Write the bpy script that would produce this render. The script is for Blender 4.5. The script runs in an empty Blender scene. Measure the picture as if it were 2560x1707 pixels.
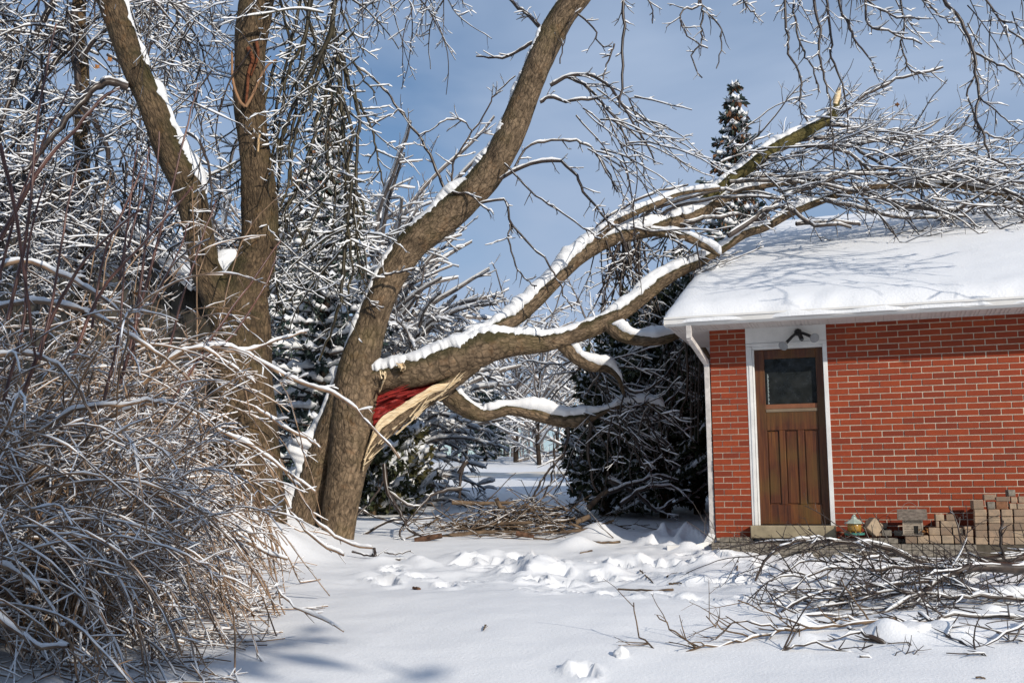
import bpy, math, random
import numpy as np
from math import sin, cos, pi, radians, sqrt
from mathutils import Vector, Matrix

scene = bpy.context.scene
COL = scene.collection

# ------------------------------------------------------------------ camera
F_PX, PITCH, ROLL, CAM_Z = 2700.0, 0.147, 0.006, 0.63
cam = bpy.data.cameras.new('camera')
cam.sensor_width = 36.0
cam.lens = 36.0 * F_PX / 2560.0
cam.clip_start = 0.05
cam.clip_end = 3000
cam_ob = bpy.data.objects.new('camera', cam)
COL.objects.link(cam_ob)
def cam_rot():
    c, s = cos(PITCH), sin(PITCH)
    M = np.array([[1, 0, 0], [0, s, -c], [0, c, s]])
    c, s = cos(ROLL), sin(ROLL)
    return np.array([[c, s, 0], [-s, c, 0], [0, 0, 1]]) @ M       # world -> (right, down, forward)
CR = cam_rot()
right, down, fwd = CR
mw = Matrix(((right[0], -down[0], -fwd[0], 0), (right[1], -down[1], -fwd[1], 0), (right[2], -down[2], -fwd[2], CAM_Z), (0, 0, 0, 1)))
cam_ob.matrix_world = mw
scene.camera = cam_ob

# ------------------------------------------------------------------ sky, sun, exposure
SUN_AZ, SUN_EL = radians(35.4), radians(24.6)      # azimuth from -Y towards +X
sun_dir = Vector((sin(SUN_AZ) * cos(SUN_EL), -cos(SUN_AZ) * cos(SUN_EL), sin(SUN_EL)))
world = bpy.data.worlds.new('World'); scene.world = world
world.use_nodes = True
wt = world.node_tree; wt.nodes.clear()
def wn(t, **k):
    n = wt.nodes.new(t)
    for a, b in k.items(): setattr(n, a, b)
    return n
sky = wn('ShaderNodeTexSky', sky_type='NISHITA', sun_disc=False)
sky.sun_elevation = SUN_EL
sky.sun_rotation = radians(180) - SUN_AZ
sky.altitude = 200; sky.air_density = 1.0; sky.dust_density = 0.25; sky.ozone_density = 2.6
bg = wn('ShaderNodeBackground'); bg.inputs['Strength'].default_value = 0.105
wo = wn('ShaderNodeOutputWorld')
tc = wn('ShaderNodeTexCoord')
mp = wn('ShaderNodeMapping'); mp.inputs['Scale'].default_value = (1.0, 1.0, 2.6); mp.inputs['Rotation'].default_value = (0, 0.25, 0.5)
nz = wn('ShaderNodeTexNoise'); nz.inputs['Scale'].default_value = 2.1; nz.inputs['Detail'].default_value = 5; nz.inputs['Roughness'].default_value = 0.5
nz.inputs['Distortion'].default_value = 0.35
cr = wn('ShaderNodeValToRGB'); cr.color_ramp.elements[0].position = 0.36; cr.color_ramp.elements[1].position = 0.62
mx = wn('ShaderNodeMixRGB'); mx.inputs[2].default_value = (4.0, 5.1, 7.0, 1)
ml = wn('ShaderNodeMath', operation='MULTIPLY_ADD'); ml.inputs[1].default_value = 0.68; ml.inputs[2].default_value = 0.27
wt.links.new(tc.outputs['Generated'], mp.inputs['Vector']); wt.links.new(mp.outputs[0], nz.inputs['Vector'])
wt.links.new(nz.outputs['Fac'], cr.inputs[0]); wt.links.new(cr.outputs[0], ml.inputs[0]); wt.links.new(ml.outputs[0], mx.inputs[0])
hs_ = wn('ShaderNodeHueSaturation'); hs_.inputs['Saturation'].default_value = 1.22; wt.links.new(sky.outputs[0], hs_.inputs['Color'])
wt.links.new(hs_.outputs[0], mx.inputs[1]); wt.links.new(mx.outputs[0], bg.inputs[0]); wt.links.new(bg.outputs[0], wo.inputs[0])

sl = bpy.data.lights.new('sun', 'SUN'); sl.energy = 4.5; sl.angle = radians(0.53); sl.color = (1.0, 0.93, 0.82)
so = bpy.data.objects.new('sun', sl); COL.objects.link(so)
so.rotation_euler = (-sun_dir).to_track_quat('-Z', 'Y').to_euler()
so.location = (8, -8, 12)
scene.view_settings.view_transform = 'Standard'; scene.view_settings.look = 'None'
scene.view_settings.exposure = -0.13; scene.view_settings.gamma = 1.0
scene.cycles.max_bounces = 6; scene.cycles.diffuse_bounces = 2; scene.cycles.transparent_max_bounces = 6
scene.cycles.use_denoising = True

# ------------------------------------------------------------------ pixel helpers (photo pixel + distance -> world point)
def ray(px, py):
    d = CR.T @ np.array([(px - 1280) / F_PX, (py - 853.5) / F_PX, 1.0])
    return d / d[1]
def at(px, py, Y):
    d = ray(px, py)
    return (d[0] * Y, Y, CAM_Z + d[2] * Y)
def path(rows, scale=1.0):
    """rows of (px, py, width px, distance) -> points, radii"""
    P, R = [], []
    for px, py, w, Y in rows:
        P.append(at(px, py, Y)); R.append(0.5 * w * Y / F_PX * scale)
    return np.array(P), np.array(R)
def smooth_path(P, R, n):
    """Catmull-Rom resample to n points"""
    P = np.asarray(P, float); R = np.asarray(R, float)
    m = len(P); t = np.linspace(0, m - 1 - 1e-9, n); i = t.astype(int); f = (t - i)[:, None]
    A = np.vstack([2 * P[0] - P[1], P, 2 * P[-1] - P[-2]])
    RA = np.concatenate([[R[0]], R, [R[-1]]])[:, None]
    def cr_(X):
        p0, p1, p2, p3 = X[i], X[i + 1], X[i + 2], X[i + 3]
        return 0.5 * ((2 * p1) + (-p0 + p2) * f + (2 * p0 - 5 * p1 + 4 * p2 - p3) * f ** 2 + (-p0 + 3 * p1 - 3 * p2 + p3) * f ** 3)
    return cr_(A), np.maximum(cr_(RA)[:, 0], 1e-4)

# ------------------------------------------------------------------ scene-graph helpers
def tag(o, label=None, cat=None, group=None, kind=None):
    if label: o['label'] = label
    if cat: o['category'] = cat
    if group: o['group'] = group
    if kind: o['kind'] = kind
    return o
def empty(name, loc=(0, 0, 0), rz=0.0, parent=None):
    o = bpy.data.objects.new(name, None); COL.objects.link(o)
    o.location = loc; o.rotation_euler = (0, 0, rz); o.parent = parent
    o.empty_display_size = 0.2
    return o
def link(name, me, parent=None, mat=None):
    o = bpy.data.objects.new(name, me); COL.objects.link(o); o.parent = parent
    if mat is not None and not me.materials: me.materials.append(mat)
    return o
def mesh_np(name, V, F, mat=None, parent=None, smooth=True, uv=None, inv=None):
    """V: n x 3 floats in world space, F: m x k ints. inv: parent's inverse matrix (world -> parent)"""
    V = np.asarray(V, np.float32); F = np.asarray(F, np.int32)
    if inv is not None:
        M = np.array(inv, np.float32); V = V @ M[:3, :3].T + M[:3, 3]
    me = bpy.data.meshes.new(name)
    me.vertices.add(len(V)); me.vertices.foreach_set('co', np.ascontiguousarray(V).ravel())
    k = F.shape[1]; m = len(F)
    me.loops.add(m * k); me.loops.foreach_set('vertex_index', np.ascontiguousarray(F).ravel())
    me.polygons.add(m)
    me.polygons.foreach_set('loop_start', np.arange(0, m * k, k, dtype=np.int32))
    me.polygons.foreach_set('use_smooth', np.full(m, smooth, dtype=bool))
    if uv is not None:
        lay = me.uv_layers.new(name='UVMap')
        lay.data.foreach_set('uv', np.ascontiguousarray(np.asarray(uv, np.float32)[F.ravel()]).ravel())
    me.update(calc_edges=True)
    me.validate()
    return link(name, me, parent, mat)
class MB:
    """small mesh collector for hard things"""
    def __init__(s): s.v, s.f = [], []
    def box(s, lo, hi, M=None):
        b = len(s.v)
        for z in (lo[2], hi[2]):
            for x, y in ((lo[0], lo[1]), (hi[0], lo[1]), (hi[0], hi[1]), (lo[0], hi[1])):
                p = Vector((x, y, z)); s.v.append(tuple(M @ p) if M else (x, y, z))
        s.f += [(b, b + 3, b + 2, b + 1), (b + 4, b + 5, b + 6, b + 7)] + [(b + i, b + (i + 1) % 4, b + 4 + (i + 1) % 4, b + 4 + i) for i in range(4)]
        return s
    def prism(s, poly, y0, y1, M=None):
        """polygon in x,z extruded along y"""
        b = len(s.v); n = len(poly)
        for y in (y0, y1):
            for x, z in poly:
                p = Vector((x, y, z)); s.v.append(tuple(M @ p) if M else tuple(p))
        s.f += [tuple(range(b, b + n)), tuple(range(b + 2 * n - 1, b + n - 1, -1))]
        s.f += [(b + (i + 1) % n, b + i, b + n + i, b + n + (i + 1) % n) for i in range(n)]
        return s
    def lathe(s, prof, n=20, c=(0, 0, 0), M=None):
        b = len(s.v)
        for r, z in prof:
            for k in range(n):
                a = 2 * pi * k / n; p = Vector((c[0] + r * cos(a), c[1] + r * sin(a), c[2] + z)); s.v.append(tuple(M @ p) if M else tuple(p))
        for i in range(len(prof) - 1):
            for k in range(n):
                s.f.append((b + i * n + k, b + i * n + (k + 1) % n, b + (i + 1) * n + (k + 1) % n, b + (i + 1) * n + k))
        s.f.append(tuple(b + k for k in reversed(range(n)))); s.f.append(tuple(b + (len(prof) - 1) * n + k for k in range(n)))
        return s
    def tube(s, pts, r, n=8):
        P = np.array(pts, float); rr = np.full(len(P), r) if np.isscalar(r) else np.array(r)
        V, F, _ = tube_arrays(P, rr, n)
        b = len(s.v); s.v += [tuple(p) for p in V]; s.f += [tuple(int(i) + b for i in q) for q in F]
        return s
    def mesh(s, name, bevel=0.0, smooth=False):
        me = bpy.data.meshes.new(name); me.from_pydata(s.v, [], s.f); me.update()
        if bevel:
            import bmesh
            bm = bmesh.new(); bm.from_mesh(me)
            bmesh.ops.bevel(bm, geom=bm.edges[:], offset=bevel, segments=1, affect='EDGES', clamp_overlap=True)
            bm.to_mesh(me); bm.free()
        if smooth:
            for p in me.polygons: p.use_smooth = True
        return me
    def build(s, name, mat, parent=None, bevel=0.0, smooth=False):
        me = s.mesh(name, bevel, smooth); me.materials.append(mat)
        return link(name, me, parent)

# ------------------------------------------------------------------ tubes
def frames(P, ref=None):
    T = np.gradient(P, axis=-2)
    T /= np.linalg.norm(T, axis=-1, keepdims=True) + 1e-9
    if ref is None: ref = np.array([0.36, 0.86, 0.36])
    S = np.cross(T, ref); S /= np.linalg.norm(S, axis=-1, keepdims=True) + 1e-9
    U = np.cross(S, T)
    return T, S, U
def tube_arrays(P, R, n, cap=True):
    T, S, U = frames(P)
    a = np.arange(n) * 2 * pi / n
    V = P[:, None] + R[:, None, None] * (np.cos(a)[None, :, None] * S[:, None] + np.sin(a)[None, :, None] * U[:, None])
    m = len(P); i = np.arange(m - 1)[:, None] * n; k = np.arange(n)[None]
    F = np.stack([i + k, i + n + k, i + n + (k + 1) % n, i + (k + 1) % n], -1).reshape(-1, 4)
    L = np.concatenate([[0], np.cumsum(np.linalg.norm(np.diff(P, axis=0), axis=1))])
    return V.reshape(-1, 3), F, L
def group_lines(lines):
    g = {}
    for pts, r0, r1 in lines: g.setdefault(len(pts), []).append((pts, r0, r1))
    for m, ls in g.items():
        P = np.array([l[0] for l in ls], float)
        r0 = np.array([l[1] for l in ls])[:, None]; r1 = np.array([l[2] for l in ls])[:, None]
        t = np.linspace(0, 1, m)[None]
        yield P, r0 + (r1 - r0) * t ** 0.9
def batch_faces(N, m, n, off):
    base = np.arange(N)[:, None, None] * (m * n) + np.arange(m - 1)[None, :, None] * n
    k = np.arange(n)[None, None]
    return (np.stack([base + k, base + n + k, base + n + (k + 1) % n, base + (k + 1) % n], -1).reshape(-1, 4) + off)
def twig_mesh(name, lines, sides, mat, parent, inv=None):
    Vs, Fs, off = [], [], 0
    a = np.arange(sides) * 2 * pi / sides + 0.4
    for P, R in group_lines(lines):
        N, m = P.shape[:2]
        T, S, U = frames(P)
        V = P[:, :, None] + R[:, :, None, None] * (np.cos(a)[None, None, :, None] * S[:, :, None] + np.sin(a)[None, None, :, None] * U[:, :, None])
        Vs.append(V.reshape(-1, 3)); Fs.append(batch_faces(N, m, sides, off)); off += N * m * sides
    o = mesh_np(name, np.concatenate(Vs), np.concatenate(Fs), mat, parent, inv=inv)
    if parent is not None and len(lines) > 12: o['kind'] = 'stuff'
    return o
NPR = np.random.default_rng(7)
def snow_mesh(name, lines, mat, parent, thick=0.012, gain=1.0, sides=4, cover=0.85, minr=0.0, steep=0.86, width=1.05, inv=None, sub=2):
    """snow lying along the upper side of branches; nothing on steep stretches"""
    Vs, Fs, off = [], [], 0
    a = np.arange(sides) * 2 * pi / sides
    for P, R in group_lines(lines):
        N, m = P.shape[:2]
        # subdivide for lumpy snow
        if sub > 1:
            t = np.linspace(0, m - 1, (m - 1) * sub + 1); i = np.minimum(t.astype(int), m - 2); f = (t - i)
            P = P[:, i] * (1 - f)[None, :, None] + P[:, i + 1] * f[None, :, None]
            R = R[:, i] * (1 - f)[None] + R[:, i + 1] * f[None]
            m = len(t)
        T = np.gradient(P, axis=1); T /= np.linalg.norm(T, axis=-1, keepdims=True) + 1e-9
        h = np.clip((steep - np.abs(T[..., 2])) / 0.4, 0, 1)
        ns = NPR.random((N, m)); ns = np.clip((ns - (1 - cover)) / 0.35, 0, 1)
        ns[:, 0] *= 0.4; ns[:, -1] *= 0.5
        amt = h * ns * np.where(R > minr, 1, 0)
        amt = 0.5 * amt + 0.25 * np.roll(amt, 1, 1) + 0.25 * np.roll(amt, -1, 1)
        s = amt * (thick * (0.6 + 0.8 * NPR.random((N, m))) + gain * R * 0.55)
        w = np.where(amt > 0.03, np.minimum(width * R + 0.0015, R + s), 0)
        keep = amt.mean(1) > 0.08
        if not keep.any(): continue
        P, R, T, s, w = P[keep], R[keep], T[keep], s[keep], w[keep]; N = len(P)
        Z = np.array([0, 0, 1.0]); Sd = np.cross(T, Z); Sd /= np.linalg.norm(Sd, axis=-1, keepdims=True) + 1e-9
        Cn = P + Z * (R * 0.55 + s * 0.75)[..., None]
        V = Cn[:, :, None] + np.cos(a)[None, None, :, None] * (Sd * w[..., None])[:, :, None] + np.sin(a)[None, None, :, None] * (Z * (s * 1.0)[..., None])[:, :, None]
        Vs.append(V.reshape(-1, 3)); Fs.append(batch_faces(N, m, sides, off)); off += N * m * sides
    if not Vs: return None
    o = mesh_np(name, np.concatenate(Vs), np.concatenate(Fs), mat, parent, inv=inv)
    if parent is not None: o['kind'] = 'stuff'
    return o

# ------------------------------------------------------------------ smooth noise
class Noise2:
    def __init__(s, seed, n=64): s.n = n; s.g = np.random.default_rng(seed).random((n, n))
    def __call__(s, x, y):
        x = np.asarray(x, float); y = np.asarray(y, float)
        xi = np.floor(x).astype(int); yi = np.floor(y).astype(int); fx = x - xi; fy = y - yi
        fx = fx * fx * (3 - 2 * fx); fy = fy * fy * (3 - 2 * fy); n = s.n; g = s.g
        a = g[xi % n, yi % n]; b = g[(xi + 1) % n, yi % n]; c = g[xi % n, (yi + 1) % n]; d = g[(xi + 1) % n, (yi + 1) % n]
        return (a * (1 - fx) + b * fx) * (1 - fy) + (c * (1 - fx) + d * fx) * fy - 0.5
N2 = [Noise2(i) for i in range(6)]
def fbm(x, y, o=4, k=0):
    v = 0; amp = 1.0
    for i in range(o): v = v + amp * N2[(i + k) % 6](x * 2 ** i + 11.3 * i, y * 2 ** i + 5.7 * i); amp *= 0.5
    return v

# ------------------------------------------------------------------ materials
def mat(name):
    m = bpy.data.materials.new(name); m.use_nodes = True
    return m, m.node_tree, m.node_tree.nodes['Principled BSDF']
def node(t, typ, **k):
    n = t.nodes.new(typ)
    for a, b in k.items():
        if a in n.inputs: n.inputs[a].default_value = b
        else: setattr(n, a, b)
    return n
def ramp(t, stops, fac=None):
    n = t.nodes.new('ShaderNodeValToRGB'); e = n.color_ramp.elements
    while len(e) < len(stops): e.new(0.5)
    for el, (p, c) in zip(e, stops):
        el.position = p; el.color = (c, c, c, 1) if np.isscalar(c) else (*c, 1)
    if fac is not None: t.links.new(fac, n.inputs[0])
    return n
def coords(t, kind='Object', scale=(1, 1, 1)):
    c = t.nodes.new('ShaderNodeTexCoord'); m = t.nodes.new('ShaderNodeMapping'); m.inputs['Scale'].default_value = scale
    t.links.new(c.outputs[kind], m.inputs[0]); return m.outputs[0]
def noise(t, vec, scale, detail=4, rough=0.55):
    n = node(t, 'ShaderNodeTexNoise', Scale=scale, Detail=detail, Roughness=rough); t.links.new(vec, n.inputs['Vector']); return n.outputs['Fac']
def bump(t, bsdf, h, strength=0.3, dist=0.01):
    b = node(t, 'ShaderNodeBump', Strength=strength, Distance=dist); t.links.new(h, b.inputs['Height']); t.links.new(b.outputs[0], bsdf.inputs['Normal'])
def mixc(t, fac, a, b, mode='MIX'):
    n = t.nodes.new('ShaderNodeMixRGB'); n.blend_type = mode
    for i, x in ((0, fac), (1, a), (2, b)):
        if hasattr(x, 'is_output'): t.links.new(x, n.inputs[i])
        elif i == 0: n.inputs[0].default_value = x
        else: n.inputs[i].default_value = (*x, 1)
    return n.outputs[0]

def m_snow(name, scale, strength, base=(0.81, 0.815, 0.83), dist=0.02):
    m, t, b = mat(name); v = coords(t)
    b.inputs['Base Color'].default_value = (*base, 1); b.inputs['Roughness'].default_value = 0.65
    b.inputs['Specular IOR Level'].default_value = 0.25
    h = mixc(t, 0.5, noise(t, v, scale, 6, 0.62), noise(t, v, scale * 9, 3, 0.6))
    bump(t, b, h, strength, dist)
    return m
SNOW_G = m_snow('ground snow', 5.0, 0.32, dist=0.03)
SNOW_R = m_snow('roof snow', 4.0, 0.4, dist=0.03)
SNOW_L = m_snow('limb snow', 26.0, 0.8, dist=0.012)
SNOW_T = m_snow('twig snow', 60.0, 0.5, (0.82, 0.825, 0.84), dist=0.004)

def m_bark(name, dark, light, moss, fiss=1.0, moss_amt=0.5, orange=0.25):
    m, t, b = mat(name)
    uv = coords(t, 'UV', (1, 1, 1)); ob = coords(t)
    mpn = node(t, 'ShaderNodeMapping', Scale=(36, 15, 1)); t.links.new(uv, mpn.inputs[0])
    nse = node(t, 'ShaderNodeTexNoise', Scale=1.0, Detail=6, Roughness=0.65, Distortion=0.6); t.links.new(mpn.outputs[0], nse.inputs['Vector'])
    mp2 = node(t, 'ShaderNodeMapping', Scale=(34, 15, 1)); t.links.new(uv, mp2.inputs[0])
    vor = node(t, 'ShaderNodeTexVoronoi', Scale=1.0, Randomness=1.0, feature='DISTANCE_TO_EDGE'); t.links.new(mp2.outputs[0], vor.inputs['Vector'])
    vr = ramp(t, [(0.0, 0.0), (0.16, 1.0)], vor.outputs['Distance'])
    c1 = ramp(t, [(0.34, dark), (0.64, light)], nse.outputs['Fac']).outputs[0]
    c2 = mixc(t, ramp(t, [(0.0, 0.34 * fiss), (1.0, 0.0)], vr.outputs[0]).outputs[0], c1, tuple(0.35 * x for x in dark))
    big = noise(t, ob, 2.2, 5, 0.6)
    c3 = mixc(t, ramp(t, [(0.5, 0.0), (0.72, moss_amt)], big).outputs[0], c2, moss)
    big2 = noise(t, ob, 5.0, 4, 0.6)
    bl = noise(t, ob, 3.1, 6, 0.65)
    c3 = mixc(t, ramp(t, [(0.38, 0.5), (0.52, 0.0)], bl).outputs[0], c3, tuple(0.7 * x for x in dark))
    c4 = mixc(t, ramp(t, [(0.58, 0.0), (0.75, orange)], big2).outputs[0], c3, (0.28, 0.12, 0.035))
    geo = t.nodes.new('ShaderNodeNewGeometry'); sep = t.nodes.new('ShaderNodeSeparateXYZ'); t.links.new(geo.outputs['Normal'], sep.inputs[0])
    mo1 = node(t, 'ShaderNodeMath', operation='MULTIPLY_ADD'); t.links.new(big2, mo1.inputs[0]); mo1.inputs[1].default_value = 0.9; t.links.new(sep.outputs['Z'], mo1.inputs[2])
    c4 = mixc(t, ramp(t, [(0.55, 0.0), (0.95, 0.8)], mo1.outputs[0]).outputs[0], c4, (0.035, 0.034, 0.012))      # moss on the upper side
    t.links.new(c4, b.inputs['Base Color'])
    b.inputs['Roughness'].default_value = 0.85; b.inputs['Specular IOR Level'].default_value = 0.2
    mp3 = node(t, 'ShaderNodeMapping', Scale=(90, 45, 1)); t.links.new(uv, mp3.inputs[0])
    ns3 = node(t, 'ShaderNodeTexNoise', Scale=1.0, Detail=4, Roughness=0.7); t.links.new(mp3.outputs[0], ns3.inputs['Vector'])
    hh = mixc(t, 0.35, mixc(t, 0.4, nse.outputs['Fac'], vr.outputs[0]), ns3.outputs['Fac'])
    bump(t, b, hh, 0.9 * fiss, 0.034)
    return m
BARK = m_bark('maple bark', (0.06, 0.042, 0.026), (0.28, 0.198, 0.126), (0.095, 0.078, 0.03), moss_amt=0.5)
BARK2 = m_bark('old trunk bark', (0.034, 0.023, 0.014), (0.185, 0.125, 0.072), (0.055, 0.05, 0.02), moss_amt=0.65, orange=0.35)
def m_twig(name, a, bcol, rough=0.5, spec=0.5):
    m, t, b = mat(name); v = coords(t)
    t.links.new(ramp(t, [(0.35, a), (0.65, bcol)], noise(t, v, 9, 4)).outputs[0], b.inputs['Base Color'])
    b.inputs['Roughness'].default_value = rough; b.inputs['Specular IOR Level'].default_value = spec
    return m
TWIG = m_twig('icy twig', (0.020, 0.013, 0.010), (0.062, 0.042, 0.031), 0.35)
TWIG_MOSS = m_twig('mossy branch', (0.016, 0.012, 0.008), (0.06, 0.046, 0.018), 0.6)
CANE = m_twig('shrub cane', (0.10, 0.056, 0.032), (0.33, 0.21, 0.122), 0.4)
SHOOT = m_twig('red shoot', (0.06, 0.022, 0.018), (0.15, 0.065, 0.045), 0.4)
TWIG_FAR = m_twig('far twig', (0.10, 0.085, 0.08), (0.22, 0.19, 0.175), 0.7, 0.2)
DEADW = m_twig('dead stick', (0.06, 0.04, 0.027), (0.19, 0.13, 0.082), 0.7, 0.2)
def m_plain(name, col, rough=0.6, spec=0.4, var=0.12, scale=8, bmp=0.0, metal=0.0):
    m, t, b = mat(name); v = coords(t)
    n = noise(t, v, scale, 5)
    lo = tuple(max(0, c * (1 - 2 * var)) for c in col); hi = tuple(min(1, c * (1 + var)) for c in col)
    t.links.new(ramp(t, [(0.3, lo), (0.7, hi)], n).outputs[0], b.inputs['Base Color'])
    b.inputs['Roughness'].default_value = rough; b.inputs['Specular IOR Level'].default_value = spec; b.inputs['Metallic'].default_value = metal
    if bmp: bump(t, b, noise(t, v, scale * 6, 4), bmp, 0.005)
    return m

# ------------------------------------------------------------------ ground
def prof(y):
    ys = [-80, 0, 4, 6.2, 7.3, 9, 12, 14, 15, 18, 22, 32, 36, 60, 90, 160, 1500]
    zs = [-1.2, -0.95, -0.62, -0.42, -0.316, -0.2, -0.04, 0.11, 0.19, 0.42, 0.68, 1.24, 1.5, 3.1, 4.0, 4.5, 4.5]
    return np.interp(y, ys, zs)
def gz0(x, y):
    """ground height without the fine lumps"""
    x = np.asarray(x, float); y = np.asarray(y, float)
    z = prof(y)
    z = z + 0.42 * np.exp(-(((x + 3.05) / 0.75) ** 2 + ((y - 13.5) / 0.9) ** 2))          # bank beside the split tree
    z = z + 0.34 * np.exp(-(((x + 3.05) / 0.7) ** 2 + ((y - 12.3) / 0.55) ** 2))           # bank in front of the twin stems
    z = z + 0.25 * np.exp(-(((x + 4.0) / 1.6) ** 2 + ((y - 11.5) / 1.8) ** 2))
    return z
def gz(x, y):
    z = gz0(x, y)
    z = z + 0.10 * fbm(x * 0.35, y * 0.35, 2, 1) + 0.022 * fbm(x * 1.7, y * 1.7, 3, 2)
    # trodden snow between tree and garage
    tr = np.exp(-(((x - 1.0) / 2.3) ** 2 + ((y - 11.2) / 1.5) ** 2)) + 0.9 * np.exp(-(((x - 2.2) / 1.2) ** 2 + ((y - 14.2) / 1.6) ** 2)) \
        + 0.6 * np.exp(-(((x - 3.6) / 1.5) ** 2 + ((y - 9.6) / 1.0) ** 2))
    tr = np.clip(tr, 0, 1.1)
    z = z + tr * (0.12 * fbm(x * 1.7, y * 1.3, 3, 3) + 0.045 * np.abs(fbm(x * 5.0, y * 4.0, 4, 0)) - 0.012)
    for fx, fy, fr, fa in FEET:
        ca, sa = cos(fa), sin(fa); xa = (x - fx) * ca + (y - fy) * sa; ya = (y - fy) * ca - (x - fx) * sa
        d2 = (xa / fr) ** 2 + (ya / (fr * 1.9)) ** 2
        d2 = np.minimum(d2, 9.0)
        z = z - 0.085 * np.exp(-d2 ** 2.5) + 0.03 * np.exp(-(d2 - 1.9) ** 2)
    for mx_, my_, mr, mh in MOUNDS:
        z = z + mh * np.exp(-(((x - mx_) / mr) ** 2 + ((y - my_) / mr) ** 2))
    return z
_r = random.Random(5)
FEET = [(_r.uniform(-1.3, 3.4), _r.uniform(9.9, 12.4), _r.uniform(0.065, 0.10), _r.uniform(-1.2, 1.2)) for _ in range(64)] + \
       [(0.43, 6.72, 0.06, 0.0)] + [(_r.uniform(1.5, 2.4), _r.uniform(12.6, 15.5), 0.10, _r.uniform(-0.5, 0.5)) for _ in range(14)] + [(0.2 + 0.33 * i + 0.1 * (i % 2), 9.5 - 0.16 * i + 0.14 * (i % 2), 0.075, 0.9) for i in range(7)]
MOUNDS = [(1.95, 14.0, 0.22, 0.22), (1.72, 13.8, 0.16, 0.10), (2.2, 13.7, 0.2, 0.14), (1.15, 14.6, 0.3, 0.2), (0.8, 13.6, 0.25, 0.12), (2.05, 12.9, 0.15, 0.1),
          (-0.2, 12.6, 0.22, 0.1), (0.3, 12.2, 0.25, 0.1), (-0.6, 12.9, 0.16, 0.06), (0.33, 6.78, 0.05, 0.06), (0.36, 6.70, 0.05, 0.04), (0.47, 11.3, 0.5, 0.08)]
MOUNDS += [(_r.uniform(-1.6, 2.6), _r.uniform(10.2, 13.0), _r.uniform(0.09, 0.26), _r.uniform(0.015, 0.06)) for _ in range(44)]
MOUNDS += [(_r.uniform(1.9, 4.6), _r.uniform(7.4, 10.2), _r.uniform(0.08, 0.22), _r.uniform(0.02, 0.08)) for _ in range(46)]
def grid_axis(lo, hi, fine_lo, fine_hi, step, grow=1.12):
    a = list(np.arange(fine_lo, fine_hi + 1e-6, step))
    s = step; x = fine_hi
    while x < hi: s = min(s * grow, 40); x += s; a.append(x)
    s = step; x = fine_lo; pre = []
    while x > lo: s = min(s * grow, 40); x -= s; pre.append(x)
    return np.array(pre[::-1] + a)
gx = grid_axis(-700, 700, -4.5, 6.5, 0.042); gy = grid_axis(-60, 1300, 5.4, 16.5, 0.042)
GX, GY = np.meshgrid(gx, gy)
GZ = gz(GX, GY)
nx, ny = len(gx), len(gy)
ii = (np.arange(ny - 1)[:, None] * nx + np.arange(nx - 1)[None]).ravel()
ground = mesh_np('snow_ground', np.stack([GX, GY, GZ], -1).reshape(-1, 3), np.stack([ii, ii + 1, ii + nx + 1, ii + nx], -1), SNOW_G)
tag(ground, kind='structure')
ground['label'] = 'snow covered yard with trodden tracks rising to the field behind'
# ploughed street across the field: packed, slightly tan snow
m_road, t_, b_ = mat('packed road snow'); v_ = coords(t_)
t_.links.new(ramp(t_, [(0.35, (0.66, 0.58, 0.47)), (0.65, (0.80, 0.78, 0.74))], noise(t_, v_, 0.6, 5)).outputs[0], b_.inputs['Base Color']); b_.inputs['Roughness'].default_value = 0.7
rx = np.linspace(-60, 60, 121); V = []
for y in (34.6, 35.5, 37.0, 37.8): V += [(x, y + 0.35 * sin(x * 0.08), float(gz(x, y + 0.35 * sin(x * 0.08))) + (0.02 if 35 < y < 37.5 else 0.005)) for x in rx]
ii = (np.arange(3)[:, None] * 121 + np.arange(120)[None]).ravel()
tag(mesh_np('road', V, np.stack([ii, ii + 1, ii + 122, ii + 121], -1), m_road), kind='structure', label='packed tan snow of the street crossing behind the yard')

_hx = np.arange(-8, 9, 0.05); _hy = np.arange(4, 24, 0.05); _HX, _HY = np.meshgrid(_hx, _hy); HG_ = gz(_HX, _HY).tolist()
def gfast(x, y):
    i = int((y - 4) * 20 + 0.5); j = int((x + 8) * 20 + 0.5)
    if 0 <= i < 400 and 0 <= j < 340: return HG_[i][j]
    return float(gz0(x, y))
# ------------------------------------------------------------------ brick garage
YAW = -0.3245
CORN = Vector((2.3813, 12.8791, 0.0))
G_M = Matrix.Translation(CORN) @ Matrix.Rotation(YAW, 4, 'Z')      # local x along the wall, local -y outwards, z up
def wall_uv(px, py, off=0.0):
    """photo pixel -> (u, z) on the plane parallel to the wall, `off` metres in front of it"""
    d = Vector(ray(px, py)); N = G_M.to_3x3() @ Vector((0, -1, 0)); U = G_M.to_3x3() @ Vector((1, 0, 0))
    p0 = CORN + N * off; c = Vector((0, 0, CAM_Z))
    p = c + d * ((p0 - c).dot(N) / d.dot(N))
    return (p - CORN).dot(U), p.z

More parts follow.
